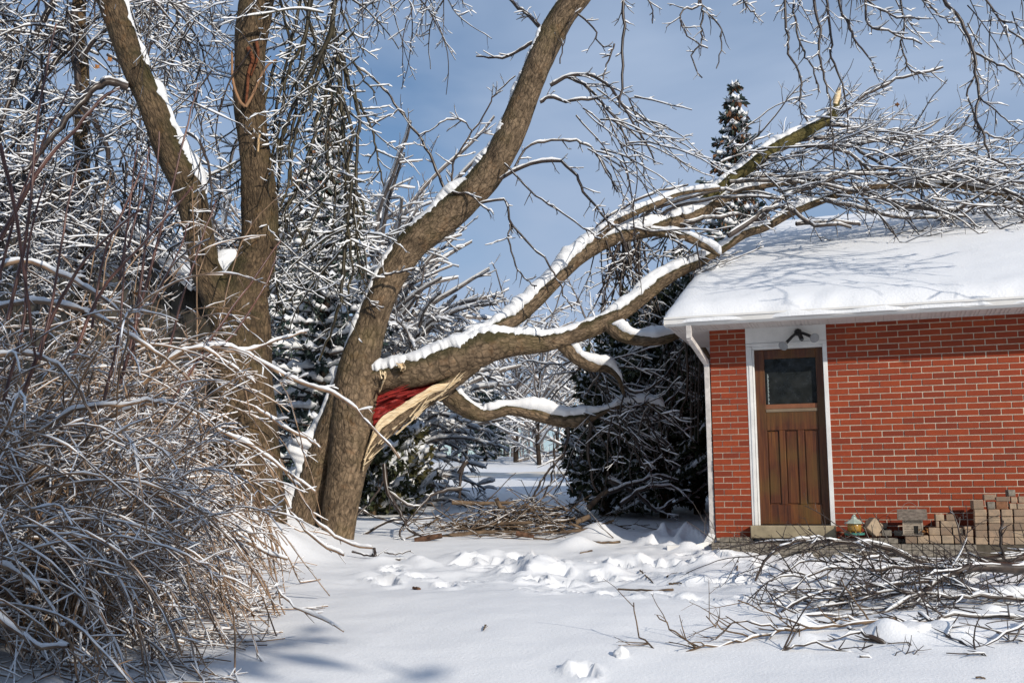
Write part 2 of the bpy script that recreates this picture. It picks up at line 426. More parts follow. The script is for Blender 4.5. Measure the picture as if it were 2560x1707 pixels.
m_mortar = m_plain('mortar', (0.54, 0.45, 0.35), 0.9, 0.1, 0.12, 30, 0.4)
m_brick, t_, b_ = mat('red brick')
oi = t_.nodes.new('ShaderNodeObjectInfo'); gi = t_.nodes.new('ShaderNodeNewGeometry')
rnd = node(t_, 'ShaderNodeMath', operation='FRACT'); ad = node(t_, 'ShaderNodeMath', operation='ADD')
t_.links.new(oi.outputs['Random'], ad.inputs[0]); t_.links.new(gi.outputs['Random Per Island'], ad.inputs[1]); t_.links.new(ad.outputs[0], rnd.inputs[0])
c_ = ramp(t_, [(0.0, (0.20, 0.034, 0.014)), (0.35, (0.27, 0.045, 0.015)), (0.7, (0.31, 0.055, 0.017)), (1.0, (0.25, 0.038, 0.015))], rnd.outputs[0]).outputs[0]
v_ = coords(t_, 'Object', (1, 1, 3)); gp = t_.nodes.new('ShaderNodeNewGeometry')
n_ = node(t_, 'ShaderNodeTexNoise', Scale=14.0, Detail=6.0, Roughness=0.7); t_.links.new(gp.outputs['Position'], n_.inputs['Vector'])
c_ = mixc(t_, ramp(t_, [(0.35, 0.28), (0.62, 0.0)], n_.outputs['Fac']).outputs[0], c_, (0.16, 0.03, 0.018))
n2_ = node(t_, 'ShaderNodeTexNoise', Scale=70.0, Detail=3.0, Roughness=0.7); t_.links.new(gp.outputs['Position'], n2_.inputs['Vector'])
c_ = mixc(t_, ramp(t_, [(0.66, 0.0), (0.74, 0.35)], n2_.outputs['Fac']).outputs[0], c_, (0.5, 0.25, 0.18))
n3_ = node(t_, 'ShaderNodeTexNoise', Scale=1.7, Detail=5.0, Roughness=0.6); t_.links.new(gp.outputs['Position'], n3_.inputs['Vector'])
c_ = mixc(t_, ramp(t_, [(0.48, 0.0), (0.72, 0.2)], n3_.outputs['Fac']).outputs[0], c_, (0.13, 0.03, 0.018))
t_.links.new(c_, b_.inputs['Base Color']); b_.inputs['Roughness'].default_value = 0.75; b_.inputs['Specular IOR Level'].default_value = 0.25
bump(t_, b_, n2_.outputs['Fac'], 0.35, 0.004)
WHITE = m_plain('white paint', (0.72, 0.71, 0.69), 0.5, 0.4, 0.07, 5, 0.1)
ALU = m_plain('white aluminium', (0.76, 0.74, 0.71), 0.35, 0.5, 0.07, 3)
SOFF = m_plain('soffit aluminium', (0.66, 0.61, 0.58), 0.5, 0.4, 0.05, 4)

gar = empty('brick_garage', CORN, YAW)
tag(gar, 'red brick garage with brown door under a snow laden roof', 'garage')
SOFF_Z, OH, U_L, U_R = 2.655, 0.50, -0.435, 7.5
RUN, SLOPE = 6.5, 0.392
BASE_Z, CRS, BL, JT = 0.199, 0.0709, 0.2275, 0.0105
DEPTH = 2 * RUN
# mortar shell (the wall core): left pier, right wall, above-door is trim; side and rear walls
mb = MB()
mb.box((0.004, 0.006, -0.5), (0.4235, 0.18, 2.70)); mb.box((1.352, 0.006, -0.5), (U_R, 0.18, 2.70))
mb.box((0.006, 0.1802, -0.5), (0.18, DEPTH - 1, 2.70)); mb.box((U_R - 0.18, 0.1802, -0.5), (U_R, DEPTH - 1, 2.70)); mb.box((0.0, DEPTH - 0.998, -0.5), (U_R, DEPTH - 0.8, 2.70))
mb.prism([(0.05, 2.7), (0.2, 2.7), (0.2, 2.72), (0.05, 2.72)], 0.2, 0.4)
wall = mb.build('wall', m_mortar, gar)
rb = random.Random(3)
bricks = []
for k in range(35):
    z0 = BASE_Z + k * CRS
    if z0 > 2.69: break
    z1 = min(z0 + CRS - JT, 2.69)
    # pier
    js = [0.0, 0.115, 0.3415 - 0.0, 0.4245] if k % 2 else [0.0, 0.2155, 0.4245]
    js = [0.0, 0.112, 0.304, 0.4245] if k % 2 == 1 else js
    for a, b in zip(js[:-1], js[1:]): bricks.append((a + (JT / 2 if a > 0 else 0), b - (JT / 2 if b < 0.42 else 0), z0, z1, 0))
    st = 1.456 if k % 2 == 0 else 1.456 + BL / 2
    js = [1.352] + [st + i * BL + rb.uniform(-0.004, 0.004) for i in range(28) if st + i * BL < U_R - 0.05] + [U_R]
    for a, b in zip(js[:-1], js[1:]): bricks.append((a + (JT / 2 if a > 1.36 else 0), b - JT / 2, z0, z1, 1))
vis = [b for b in bricks if b[0] < 3.62 and b[3] - b[2] > 0.03]
vis.sort(key=lambda b: -((b[1] - b[0]) * (1 + 0.02 * b[0])))
single = set(vis[:300])
mesh_cache = {}
rest = MB()
for a, b, z0, z1, w in bricks:
    pr = rb.uniform(-0.003, 0.003)
    if (a, b, z0, z1, w) in single:
        key = (round(b - a, 3), round(z1 - z0, 3))
        if key not in mesh_cache:
            me = MB().box((0, 0, 0), (b - a, 0.09, z1 - z0)).mesh('brick', 0.003); me.materials.append(m_brick); mesh_cache[key] = me
        o = link('brick', mesh_cache[key], wall); o.location = (a, pr, z0)
    else:
        rest.box((a, pr, z0), (b, pr + 0.09, z1))
# side wall bricks, seen at a glancing angle only
for k in range(35):
    z0 = BASE_Z + k * CRS
    if z0 > 2.62: break
    y = 0.0915 + (BL / 2 if k % 2 else 0)
    while y < 8:
        rest.box((-0.0, y, z0), (0.09, y + BL - JT, z0 + CRS - JT)); y += BL
o = rest.build('brick_infill', m_brick, wall); o['kind'] = 'stuff'

# concrete sill
m_sill = m_plain('concrete sill', (0.36, 0.30, 0.20), 0.85, 0.2, 0.15, 9, 0.3)
MB().box((0.41, -0.10, 0.196), (1.358, 0.18, 0.339)).build('door_sill', m_sill, gar, 0.008)
# door frame: casings, head panel, stops
fr = MB().box((0.4248, -0.004, 0.3395), (0.4905, 0.14, 2.43)).build('door_frame', WHITE, gar, 0.003)
MB().box((1.302, -0.006, 0.3395), (1.3515, 0.14, 2.43)).build('casing', WHITE, fr, 0.003)
MB().box((0.4245, -0.002, 2.47), (1.3512, 0.14, 2.6535)).build('header_panel', WHITE, fr, 0.002)
MB().box((0.4247, -0.008, 2.432), (1.3514, 0.14, 2.468)).build('head_trim', WHITE, fr, 0.003)
MB().box((0.491, 0.012, 0.34), (0.512, 0.14, 2.398)).build('stop_moulding', WHITE, fr, 0.003)
MB().box((0.4912, 0.01, 2.3985), (1.3015, 0.14, 2.4315)).build('stop_moulding', WHITE, fr, 0.003)
MB().box((0.496, 0.004, 0.342), (0.503, 0.0118, 2.42)).build('bead', WHITE, fr)
MB().box((0.455, -0.0105, 0.342), (0.470, -0.0042, 2.43)).build('bead', WHITE, fr)
MB().box((1.36, 0.1805, 0.0), (1.36 + 0.01, 0.30, 0.3)).build('inner_block', m_mortar, fr)
# door
m_door, t_, b_ = mat('stained door wood'); gp = t_.nodes.new('ShaderNodeTexCoord')
mpd = node(t_, 'ShaderNodeMapping', Scale=(26, 26, 1.3)); t_.links.new(gp.outputs['Object'], mpd.inputs[0])
n_ = node(t_, 'ShaderNodeTexNoise', Scale=1.0, Detail=6.0, Roughness=0.65, Distortion=0.8); t_.links.new(mpd.outputs[0], n_.inputs['Vector'])
c_ = ramp(t_, [(0.3, (0.022, 0.007, 0.004)), (0.5, (0.095, 0.028, 0.009)), (0.7, (0.20, 0.072, 0.018))], n_.outputs['Fac']).outputs[0]
n2_ = node(t_, 'ShaderNodeTexNoise', Scale=3.2, Detail=4.0); t_.links.new(gp.outputs['Object'], n2_.inputs['Vector'])
c_ = mixc(t_, ramp(t_, [(0.44, 0.0), (0.66, 0.6)], n2_.outputs['Fac']).outputs[0], c_, (0.12, 0.075, 0.016))
oi = t_.nodes.new('ShaderNodeObjectInfo')
c_ = mixc(t_, ramp(t_, [(0.0, 0.0), (1.0, 0.35)], oi.outputs['Random']).outputs[0], c_, (0.07, 0.026, 0.01))
t_.links.new(c_, b_.inputs['Base Color']); b_.inputs['Roughness'].default_value = 0.42
bump(t_, b_, n_.outputs['Fac'], 0.15, 0.003)
YD = 0.075
door = MB().box((0.515, YD + 0.022, 0.36), (1.299, YD + 0.045, 1.66)).build('door', m_door, gar)
DL, DR = 0.513, 1.3005
def dpart(n, x0, x1, z0, z1, y0=YD, y1=YD + 0.021, bev=0.004, m=None): return MB().box((x0, y0, z0), (x1, y1, z1)).build(n, m or m_door, door, bev)
dpart('stile', DL, 0.624, 0.352, 2.395, y1=YD + 0.05); dpart('stile', 1.215, DR, 0.352, 2.395, y1=YD + 0.05)
dpart('rail', 0.6245, 1.2145, 2.287, 2.395, y1=YD + 0.05)
dpart('rail', 0.6245, 1.2145, 1.44, 1.652)
dpart('rail', 0.6245, 1.2145, 0.352, 0.575)
for a, b in ((0.765, 0.83), (0.975, 1.045)): dpart('mullion', a, b, 0.5755, 1.4395)
for a, b in ((0.6245, 0.7645), (0.8305, 0.9745), (1.0455, 1.2145)):
    dpart('panel', a + 0.012, b - 0.012, 0.59, 1.425, y0=YD + 0.012, y1=YD + 0.0218, bev=0.006)
dpart('glazing_bead', 0.6245, 1.2145, 1.69, 1.745, y0=YD + 0.004, y1=YD + 0.05, m=m_plain('light rail wood', (0.22, 0.085, 0.04), 0.5))
dpart('glazing_ledge', 0.6245, 1.2145, 1.6525, 1.6895, y0=YD - 0.006, y1=YD + 0.05, m=m_plain('weathered ledge', (0.2, 0.15, 0.1), 0.7))
m_glass, t_, b_ = mat('dark dusty pane'); v_ = coords(t_)
t_.links.new(ramp(t_, [(0.4, (0.012, 0.014, 0.014)), (0.7, (0.026, 0.028, 0.027))], noise(t_, v_, 6, 6)).outputs[0], b_.inputs['Base Color'])
b_.inputs['Roughness'].default_value = 0.08; b_.inputs['Specular IOR Level'].default_value = 0.5
t_.links.new(ramp(t_, [(0.4, 0.05), (0.7, 0.35)], noise(t_, v_, 14, 5)).outputs[0], b_.inputs['Roughness'])
dpart('window_pane', 0.6248, 1.2142, 1.7455, 2.2865, y0=YD + 0.026, y1=YD + 0.034, bev=0, m=m_glass)
m_strip = m_plain('pierced steel strip', (0.30, 0.34, 0.33), 0.4, 0.5, 0.3, 60)
mb = MB()
for i in range(16): mb.box((0.652, YD + 0.0225, 1.752 + i * 0.0225), (0.664 if i % 2 else 0.668, YD + 0.0255, 1.770 + i * 0.0225))
mb.build('strip', m_strip, door)
# soffit panels, ribbed
for i in range(27):
    x0 = U_L + 0.01 + i * 0.302
    if x0 > 6: break
    mb = MB().box((x0, -OH + 0.012, SOFF_Z + 0.004), (x0 + 0.299, -0.0165, SOFF_Z + 0.012))
    for j in range(7):
        if j in (3,): continue
        mb.box((x0 + 0.012 + j * 0.04, -OH + 0.012, SOFF_Z - 0.003), (x0 + 0.034 + j * 0.04, -0.0165, SOFF_Z + 0.0038))
    p = mb.build('soffit_panel', SOFF, gar)
MB().box((U_L, -0.0162, SOFF_Z - 0.004), (6.0, -0.0022, SOFF_Z + 0.016)).build('soffit_channel', SOFF, gar)
m_gap = m_plain('soffit groove', (0.22, 0.19, 0.18), 0.9)
MB().box((U_L + 0.004, -OH + 0.01, SOFF_Z + 0.0125), (6.0, 0.5, SOFF_Z + 0.02)).build('soffit_backing', m_gap, gar)
# gable return under the rake
MB().box((U_L + 0.002, -0.0, SOFF_Z + 0.0), (-0.002, DEPTH - 0.4, SOFF_Z + 0.012)).build('rake_soffit', SOFF, gar)
# gutter: K profile along the eave (local y,z) extruded in x
def extr(prof, x0, x1):
    mb = MB(); b = 0; n = len(prof)
    for x in (x0, x1):
        for y, z in prof: mb.v.append((x, y, z))
    mb.f += [tuple(range(n)), tuple(range(2 * n - 1, n - 1, -1))] + [((i + 1) % n, i, n + i, n + (i + 1) % n) for i in range(n)]
    return mb
gz_ = SOFF_Z - 0.012
gp_ = [(-OH - 0.0, gz_ + 0.01), (-OH - 0.06, gz_), (-OH - 0.066, gz_ + 0.012), (-OH - 0.07, gz_ + 0.03), (-OH - 0.088, gz_ + 0.052), (-OH - 0.094, gz_ + 0.075), (-OH - 0.108, gz_ + 0.078), (-OH - 0.108, gz_ + 0.1),
       (-OH - 0.1, gz_ + 0.1), (-OH - 0.085, gz_ + 0.02), (-OH - 0.0, gz_ + 0.022)]
extr(gp_, U_L, 6.5).build('gutter', ALU, gar)
MB().box((U_L - 0.003, -OH - 0.1, gz_ + 0.004), (U_L - 0.0005, -OH, gz_ + 0.098)).build('gutter_end_cap', ALU, gar)
extr([(-OH + 0.0, gz_ + 0.0), (-OH + 0.011, gz_), (-OH + 0.011, gz_ + 0.15), (-OH, gz_ + 0.15)], U_L, 6.5).build('fascia', ALU, gar)
# roof deck and the rake board
def zr(yl): return SOFF_Z + 0.10 + SLOPE * (yl + OH)
mb = MB()
R_ = RUN
prf = [(-OH - 0.03, zr(-OH) - 0.01), (R_, zr(R_)), (2 * R_ + OH, zr(-OH) - 0.01), (2 * R_ + OH, zr(-OH) + 0.03), (R_, zr(R_) + 0.04), (-OH - 0.03, zr(-OH) + 0.03)]
roof = extr(prf, U_L + 0.03, 7.6).build('roof', m_plain('dark shingles', (0.07, 0.065, 0.06), 0.9), gar)
prf = [(-OH + 0.02, zr(-OH) - 0.12), (R_, zr(R_) - 0.13), (2 * R_ + OH, zr(-OH) - 0.12), (2 * R_ + OH, zr(-OH) - 0.015), (R_, zr(R_) - 0.004), (-OH + 0.02, zr(-OH) - 0.015)]
extr(prf, U_L, U_L + 0.028).build('rake_board', WHITE, roof)
extr([(0.02, 2.7), (R_, zr(R_) - 0.1), (2 * R_ - 1, 2.7)], 0.01, 0.15).build('gable_wall', m_plain('gable siding', (0.45, 0.42, 0.38), 0.8), roof)
# snow blanket: rounded edges, grid in (x, s)
xs = np.concatenate([U_L - 0.02 + np.array([0, 0.004, 0.015, 0.04, 0.08, 0.14, 0.22]), np.arange(U_L + 0.3, 7.6, 0.09)])
ys = np.concatenate([-OH - 0.115 + np.array([0, 0.003, 0.01, 0.03, 0.07, 0.13, 0.2, 0.3]), np.arange(-OH + 0.3, R_ + 0.4, 0.09)])
XX, YY = np.meshgrid(xs, ys)
ex = np.clip((XX - (U_L - 0.02)) / 0.24, 0, 1); ey = np.clip((YY - (-OH - 0.115)) / 0.30, 0, 1)
edge = np.sqrt(np.clip(1 - (1 - ex) ** 2, 0, 1)) * np.sqrt(np.clip(1 - (1 - ey) ** 2, 0, 1))
TH = 0.155 + 0.03 * fbm(XX * 0.7, YY * 0.7, 3, 1) + 0.012 * fbm(XX * 4, YY * 4, 2, 2)
base_z = np.where(YY < R_, SOFF_Z + 0.075 + SLOPE * (np.maximum(YY, -OH - 0.12) + OH), SOFF_Z + 0.075 + SLOPE * (2 * R_ - YY + OH)) + 0.02
base_z = base_z - 0.05 * np.exp(-((YY - R_) / 0.4) ** 2)
ZZ = base_z + TH * edge + 0.035 * (1 - ey) * fbm(XX * 5, YY * 2, 4, 3) + 0.02 * np.exp(-((YY + OH) / 0.5) ** 2) * fbm(XX * 9, YY * 9, 3, 1)
YYj = YY + 0.035 * (1 - ey) * fbm(XX * 3.1, YY * 0 + 3, 4, 4) + 0.02 * (1 - ey)
XXj = XX + 0.03 * (1 - ex) * fbm(YY * 2.2, XX * 0 + 9, 3, 5)
nx, ny = len(xs), len(ys)
ii = (np.arange(ny - 1)[:, None] * nx + np.arange(nx - 1)[None]).ravel()
V = np.stack([XXj, YYj, ZZ], -1).reshape(-1, 3); F = np.stack([ii, ii + 1, ii + nx + 1, ii + nx], -1)
# close the underside with a skirt
low = np.stack([XXj, YYj, base_z - 0.03], -1)
per = [j for j in range(nx)] + [i * nx + nx - 1 for i in range(1, ny)] + [(ny - 1) * nx + j for j in range(nx - 2, -1, -1)] + [i * nx for i in range(ny - 2, 0, -1)]
V2 = np.concatenate([V, low.reshape(-1, 3)[per]]); b0 = len(V); n = len(per)
F2 = np.array([(per[(i + 1) % n], per[i], b0 + i, b0 + (i + 1) % n) for i in range(n)])
mesh_np('snow_blanket', V2, np.concatenate([F, F2]), SNOW_R, roof)
# downspout: outlet from the gutter, diagonal to the corner, down, and a splash leg on the snow
m_spout = m_plain('weathered white downspout', (0.62, 0.58, 0.55), 0.45, 0.5, 0.16, 12)
def boxpath(rows, w, d, name, parent, matl):
    mb = MB()
    for (p, q) in zip(rows[:-1], rows[1:]):
        p = Vector(p); q = Vector(q); z = (q - p).normalized(); x = Vector((1, 0, 0)) if abs(z.x) < 0.8 else Vector((0, 1, 0))
        y = z.cross(x).normalized(); x = y.cross(z)
        M = Matrix(((x.x, y.x, z.x, p.x), (x.y, y.y, z.y, p.y), (x.z, y.z, z.z, p.z), (0, 0, 0, 1)))
        mb.box((-w / 2, -d / 2, -0.006), (w / 2, d / 2, (q - p).length + 0.006), M)
    return mb.build(name, matl, parent, 0.004)
sp = boxpath([(-0.16, -OH - 0.03, gz_ + 0.02), (-0.16, -OH - 0.02, 2.50), (-0.045, 0.02, 2.26), (-0.045, 0.05, 1.0), (-0.045, 0.05, 0.22)], 0.062, 0.06, 'downspout', gar, m_spout)
boxpath([(-0.045, 0.05, 0.225), (-0.10, -0.02, 0.12), (-0.22, -0.08, 0.085), (-0.55, -0.16, 0.075)], 0.085, 0.07, 'splash_leg', sp, ALU)

# floodlight on the header panel
BLK = m_plain('black plastic', (0.012, 0.012, 0.014), 0.35, 0.5)
m_lens = m_plain('lamp glass', (0.72, 0.70, 0.66), 0.12, 0.8, 0.1, 20)
fu, fz = wall_uv(1994, 829, 0.06)
fl = empty('floodlight', G_M @ Vector((fu, 0, fz)), YAW); tag(fl, 'black twin floodlight with motion sensor mounted above the brown door', 'floodlight')
MB().lathe([(0.042, 0), (0.045, 0.012), (0.038, 0.04), (0.03, 0.06)], 16, M=Matrix.Rotation(radians(90), 4, 'X')).build('base', BLK, fl, smooth=True)
def lamp(px, py):
    u, z = wall_uv(px, py, 0.16); p = Vector((u - fu, -0.13, z - fz)); a0 = Vector((0, -0.05, 0.0))
    MB().tube([a0, a0 * 0.6 + p * 0.4 + Vector((0, 0, 0.006)), p * 0.82 + a0 * 0.18], [0.014, 0.017, 0.02], 10).build('arm', BLK, fl, smooth=True)
    ax = ((p - a0).normalized() + Vector((0.0, -0.9, -0.35))).normalized(); M = Matrix.Translation(p) @ ax.to_track_quat('Z', 'Y').to_matrix().to_4x4()
    l = MB().lathe([(0.018, -0.05), (0.026, -0.03), (0.045, 0.0), (0.054, 0.022), (0.0545, 0.03)], 18, M=M).build('lamp', m_lens, fl, smooth=True)
    MB().lathe([(0.0548, 0.0245), (0.057, 0.027), (0.057, 0.034), (0.05, 0.0345)], 18, M=M).build('lamp_rim', m_plain('grey rim', (0.25, 0.26, 0.27), 0.4), l, smooth=True)
lamp(1960, 861); lamp(2033, 842)
MB().tube([(0.004, -0.05, 0), (0.03, -0.09, -0.055), (0.045, -0.115, -0.10)], [0.016, 0.026, 0.026], 10).build('sensor', BLK, fl, smooth=True)
MB().lathe([(0.022, 0), (0.018, 0.012), (0.004, 0.018)], 12, M=Matrix.Translation((0.046, -0.118, -0.102)) @ Vector((0.35, -0.75, -0.6)).to_track_quat('Z', 'Y').to_matrix().to_4x4()).build('sensor_window', m_plain('smoked lens', (0.05, 0.055, 0.06), 0.1), fl, smooth=True)

# ------------------------------------------------------------------ paver edging, stacks and garden ornaments
m_pav, t_, b_ = mat('concrete paver'); gp = t_.nodes.new('ShaderNodeNewGeometry'); oi = t_.nodes.new('ShaderNodeObjectInfo')
n_ = node(t_, 'ShaderNodeTexNoise', Scale=16.0, Detail=5.0, Roughness=0.65); t_.links.new(gp.outputs['Position'], n_.inputs['Vector'])
c_ = ramp(t_, [(0.0, (0.22, 0.15, 0.10)), (0.5, (0.36, 0.245, 0.16)), (1.0, (0.40, 0.30, 0.20))], oi.outputs['Random']).outputs[0]
c_ = mixc(t_, ramp(t_, [(0.35, 0.45), (0.6, 0.0)], n_.outputs['Fac']).outputs[0], c_, (0.12, 0.105, 0.085))
t_.links.new(c_, b_.inputs['Base Color']); b_.inputs['Roughness'].default_value = 0.9
n2_ = node(t_, 'ShaderNodeTexNoise', Scale=160.0, Detail=2.0); t_.links.new(gp.outputs['Position'], n2_.inputs['Vector']); bump(t_, b_, n2_.outputs['Fac'], 0.4, 0.003)
m_pavg = m_plain('grey wet paver', (0.24, 0.21, 0.17), 0.85, 0.25, 0.3, 22, 0.3)
m_pavr = m_plain('reddish paver', (0.25, 0.12, 0.065), 0.9, 0.2, 0.2, 22, 0.3)
m_bed = m_plain('paver bed', (0.10, 0.085, 0.065), 0.95, 0.1, 0.2, 15, 0.4)

edg = empty('paver_edging', CORN, YAW); tag(edg, 'grey paver edging laid in rows along the foot of the garage', 'paver edging')
EO = 0.36
bed = MB().box((0.005, -EO + 0.01, -0.45), (6.0, -0.005, 0.148)).build('bed', m_bed, edg)
me_e = MB().box((0, 0, 0), (0.1035, 0.12, 0.0625)).mesh('paver', 0.004); me_e.materials.append(m_pavg)
for r in range(3):
    x = -0.005
    for i in range(26):
        o = link('paver', me_e, edg); o.location = (x + rb.uniform(-0.001, 0.001), -EO + rb.uniform(-0.004, 0.004) - 0.002, 0.152 - 0.0652 * (r + 1))
        x += 0.1075 if i < 17 else 0.1078
me_f = MB().box((0, 0, 0), (0.102, 0.2, 0.055)).mesh('paver', 0.005); me_f.materials.append(m_pavg)
for i, x in enumerate((0.075, 0.182, 0.292)):
    o = link('cap_paver', me_f, edg); o.location = (x, -0.24, 0.1525)
me_f2 = MB().box((0, 0, 0), (0.102, 0.1, 0.06)).mesh('paver', 0.004); me_f2.materials.append(m_pavg)
for i in range(4):
    o = link('cap_paver', me_f2, edg); o.location = (1.585 + i * 0.107, -0.30, 0.1525)

ORD = ['first', 'second', 'third', 'fourth', 'fifth', 'sixth', 'seventh']
pcount = 0
def paver(rect, off, label, rot=0.0, depth=0.1, matl=None, lift=0.0):
    """rect: front face in photo pixels"""
    x0, y0, x1, y1 = rect
    u0, zt = wall_uv(x0, y0, off); u1, _ = wall_uv(x1, y0, off); _, zb = wall_uv((x0 + x1) / 2, y1, off)
    w, h = u1 - u0, zt - zb
    me = MB().box((-w / 2, 0, 0), (w / 2, depth, h)).mesh('paver', 0.005); me.materials.append(matl or m_pav)
    o = link('paver', me); o.matrix_world = G_M @ Matrix.Translation((u0 + w / 2, -off, zb + lift)) @ Matrix.Rotation(rot, 4, 'Z')
    tag(o, label, 'paver', 'loose concrete pavers by the brick wall')
    return o
def c4(r): return (2260 + r[0] * 0.2296, 1040 + r[1] * 0.2296, 2260 + r[2] * 0.2296, 1040 + r[3] * 0.2296)
low = [((12, 1297, 136, 1385), 0.33), ((146, 1297, 264, 1385), 0.33), ((276, 1297, 398, 1385), 0.33), ((412, 1297, 536, 1385), 0.33), ((548, 1297, 670, 1385), 0.33)]
for i, (r, o_) in enumerate(low): paver(c4(r), o_, f'tan paver, {ORD[i]} from the birdhouse end in bottom row of low stack', depth=0.2)
for i, r in enumerate([(268, 1212, 386, 1294), (396, 1212, 516, 1294), (530, 1215, 642, 1294)]): paver(c4(r), 0.30, f'tan paver, {ORD[i]} from the birdhouse in second row of low stack', depth=0.16)
paver(c4((345, 1142, 380, 1209)), 0.27, 'narrow tan paver on edge in third row of low stack', depth=0.15)
paver(c4((397, 1140, 580, 1209)), 0.28, 'long tan paver lying across third row of low stack', depth=0.12)
paver(c4((340, 1066, 434, 1138)), 0.26, 'tan paver on top of low stack, nearer the birdhouse', rot=0.1)
paver(c4((456, 1066, 546, 1137)), 0.26, 'tan paver on top of low stack, nearer the tall stack', rot=-0.06)
paver(c4((678, 1308, 752, 1385)), 0.34, 'upright tan paver standing in the gap between the two stacks', depth=0.1)
paver(c4((665, 1236, 750, 1306)), 0.34, 'upper tan paver standing in the gap between the two stacks', depth=0.1)
paver(c4((654, 1200, 732, 1234)), 0.33, 'thin paver slab with snow crust atop the gap pavers', rot=0.12, depth=0.09)
cols = [(778, 906), (926, 1050), (1070, 1192), (1204, 1330), (1344, 1470)]
rowsy = [(1318, 1396), (1242, 1316), (1166, 1240), (1090, 1164), (1014, 1088)]
for k, (y0, y1) in enumerate(rowsy):
    for j, (x0, x1) in enumerate(cols):
        sh = (4 - k) * 0 - k * 4 if j < 2 else -k * 1
        paver(c4((x0 - k * 3 + rb.uniform(-3, 3), y0, x1 - k * 3 + rb.uniform(-3, 3), y1)), 0.36 + rb.uniform(-0.012, 0.012), f'tan paver, row {("one","two","three","four","five")[k]} from the ground of the tall stack, {ORD[j]} column', depth=0.18)
paver(c4((750, 916, 864, 1012)), 0.345, 'tan paver overhanging the left end of the tall stack', rot=0.12, depth=0.16)
paver(c4((905, 930, 988, 1012)), 0.345, 'dark grey paver in sixth row of the tall stack', depth=0.16, matl=m_pavg)
paver(c4((998, 930, 1128, 1012)), 0.35, 'reddish paver in sixth row of the tall stack', depth=0.16, matl=m_pavr, rot=-0.04)
paver(c4((1148, 948, 1222, 1012)), 0.35, 'small square paver in sixth row of the tall stack', depth=0.14)
paver(c4((1232, 948, 1330, 1012)), 0.35, 'tan paver in sixth row of the tall stack at the picture edge', depth=0.14)
paver(c4((868, 850, 998, 914)), 0.33, 'long tan paver lying on sixth row of the tall stack', depth=0.12, rot=0.05)
paver(c4((1000, 876, 1152, 928)), 0.345, 'wide paver resting on the reddish paver of the tall stack', depth=0.13, rot=-0.08)
paver(c4((1162, 880, 1230, 944)), 0.34, 'small square paver in seventh row of the tall stack', depth=0.1)
paver(c4((1245, 872, 1340, 944)), 0.335, 'tan paver in seventh row of the tall stack at the picture edge', depth=0.1)
paver(c4((1130, 800, 1213, 874)), 0.30, 'dark topmost paver crowning the tall stack', rot=0.2, matl=m_pavg)
def c5(r): return (2040 + r[0] * 0.1403, 1180 + r[1] * 0.1403, 2040 + r[2] * 0.1403, 1180 + r[3] * 0.1403)
u, z = wall_uv(2040 + 1030 * 0.1403, 1180 + 1120 * 0.1403, 0.22)
o = link('paver', MB().box((-0.075, -0.05, -0.075), (0.075, 0.07, 0.075)).mesh('paver', 0.005)); o.data.materials.append(m_pav)
o.matrix_world = G_M @ Matrix.Translation((u, -0.22, z + 0.09)) @ Matrix.Rotation(0.5, 4, 'Z') @ Matrix.Rotation(0.72, 4, 'Y'); tag(o, 'paver tipped up on its corner beside the bird feeder', 'paver', 'loose concrete pavers by the brick wall')
paver(c5((1168, 1032, 1340, 1138)), 0.24, 'pale grey paver standing in front of the tipped paver', rot=-0.1, depth=0.08, matl=m_pavg)
paver(c5((1060, 1080, 1165, 1136)), 0.245, 'small wedge of pale paver against the tipped paver', rot=0.3, depth=0.06)
paver(c5((1190, 905, 1262, 1015)), 0.15, 'small dark paver behind the pale grey one', rot=0.2, depth=0.08, matl=m_pavg, lift=0.0)
paver(c5((1185, 1016, 1330, 1136)), 0.145, 'paver under the small dark one near the birdhouse', depth=0.1, matl=m_pavg)
paver(c5((1390, 1040, 1560, 1136)), 0.20, 'dark shaded paver below the birdhouse side', depth=0.1, matl=m_pavg)

# bird feeder
GRN = m_plain('faded green plastic', (0.38, 0.45, 0.39), 0.5, 0.4, 0.15, 12); TEAL = m_plain('teal plastic', (0.05, 0.20, 0.16), 0.45)
m_seed, t_, b_ = mat('amber feeder tube'); b_.inputs['Base Color'].default_value = (0.42, 0.24, 0.045, 1); b_.inputs['Roughness'].default_value = 0.25; b_.inputs['Transmission Weight'].default_value = 0.25
u, z = wall_uv(2137, 1337.5, 0.23)
fd = empty('bird_feeder', G_M @ Vector((u, -0.23, z)), YAW); tag(fd, 'round yellow bird feeder with pale green conical roof', 'bird feeder')
MB().lathe([(0.085, 0.0), (0.108, 0.006), (0.112, 0.026), (0.106, 0.028), (0.09, 0.012), (0.03, 0.012)], 22).build('tray', TEAL, fd, smooth=False)
MB().lathe([(0.070, 0.045), (0.074, 0.047), (0.075, 0.135), (0.072, 0.137)], 22).build('seed_tube', m_seed, fd, smooth=True)
for i in range(7): MB().box((-0.008, -0.072, 0.0125), (0.008, -0.064, 0.0448), Matrix.Rotation(i * 2 * pi / 7 + 0.2, 4, 'Z')).build('leg', m_seed, fd)
MB().lathe([(0.108, 0.128), (0.11, 0.134), (0.05, 0.17), (0.028, 0.186), (0.027, 0.20), (0.012, 0.222), (0.002, 0.232)], 8).build('conical_roof', GRN, fd)
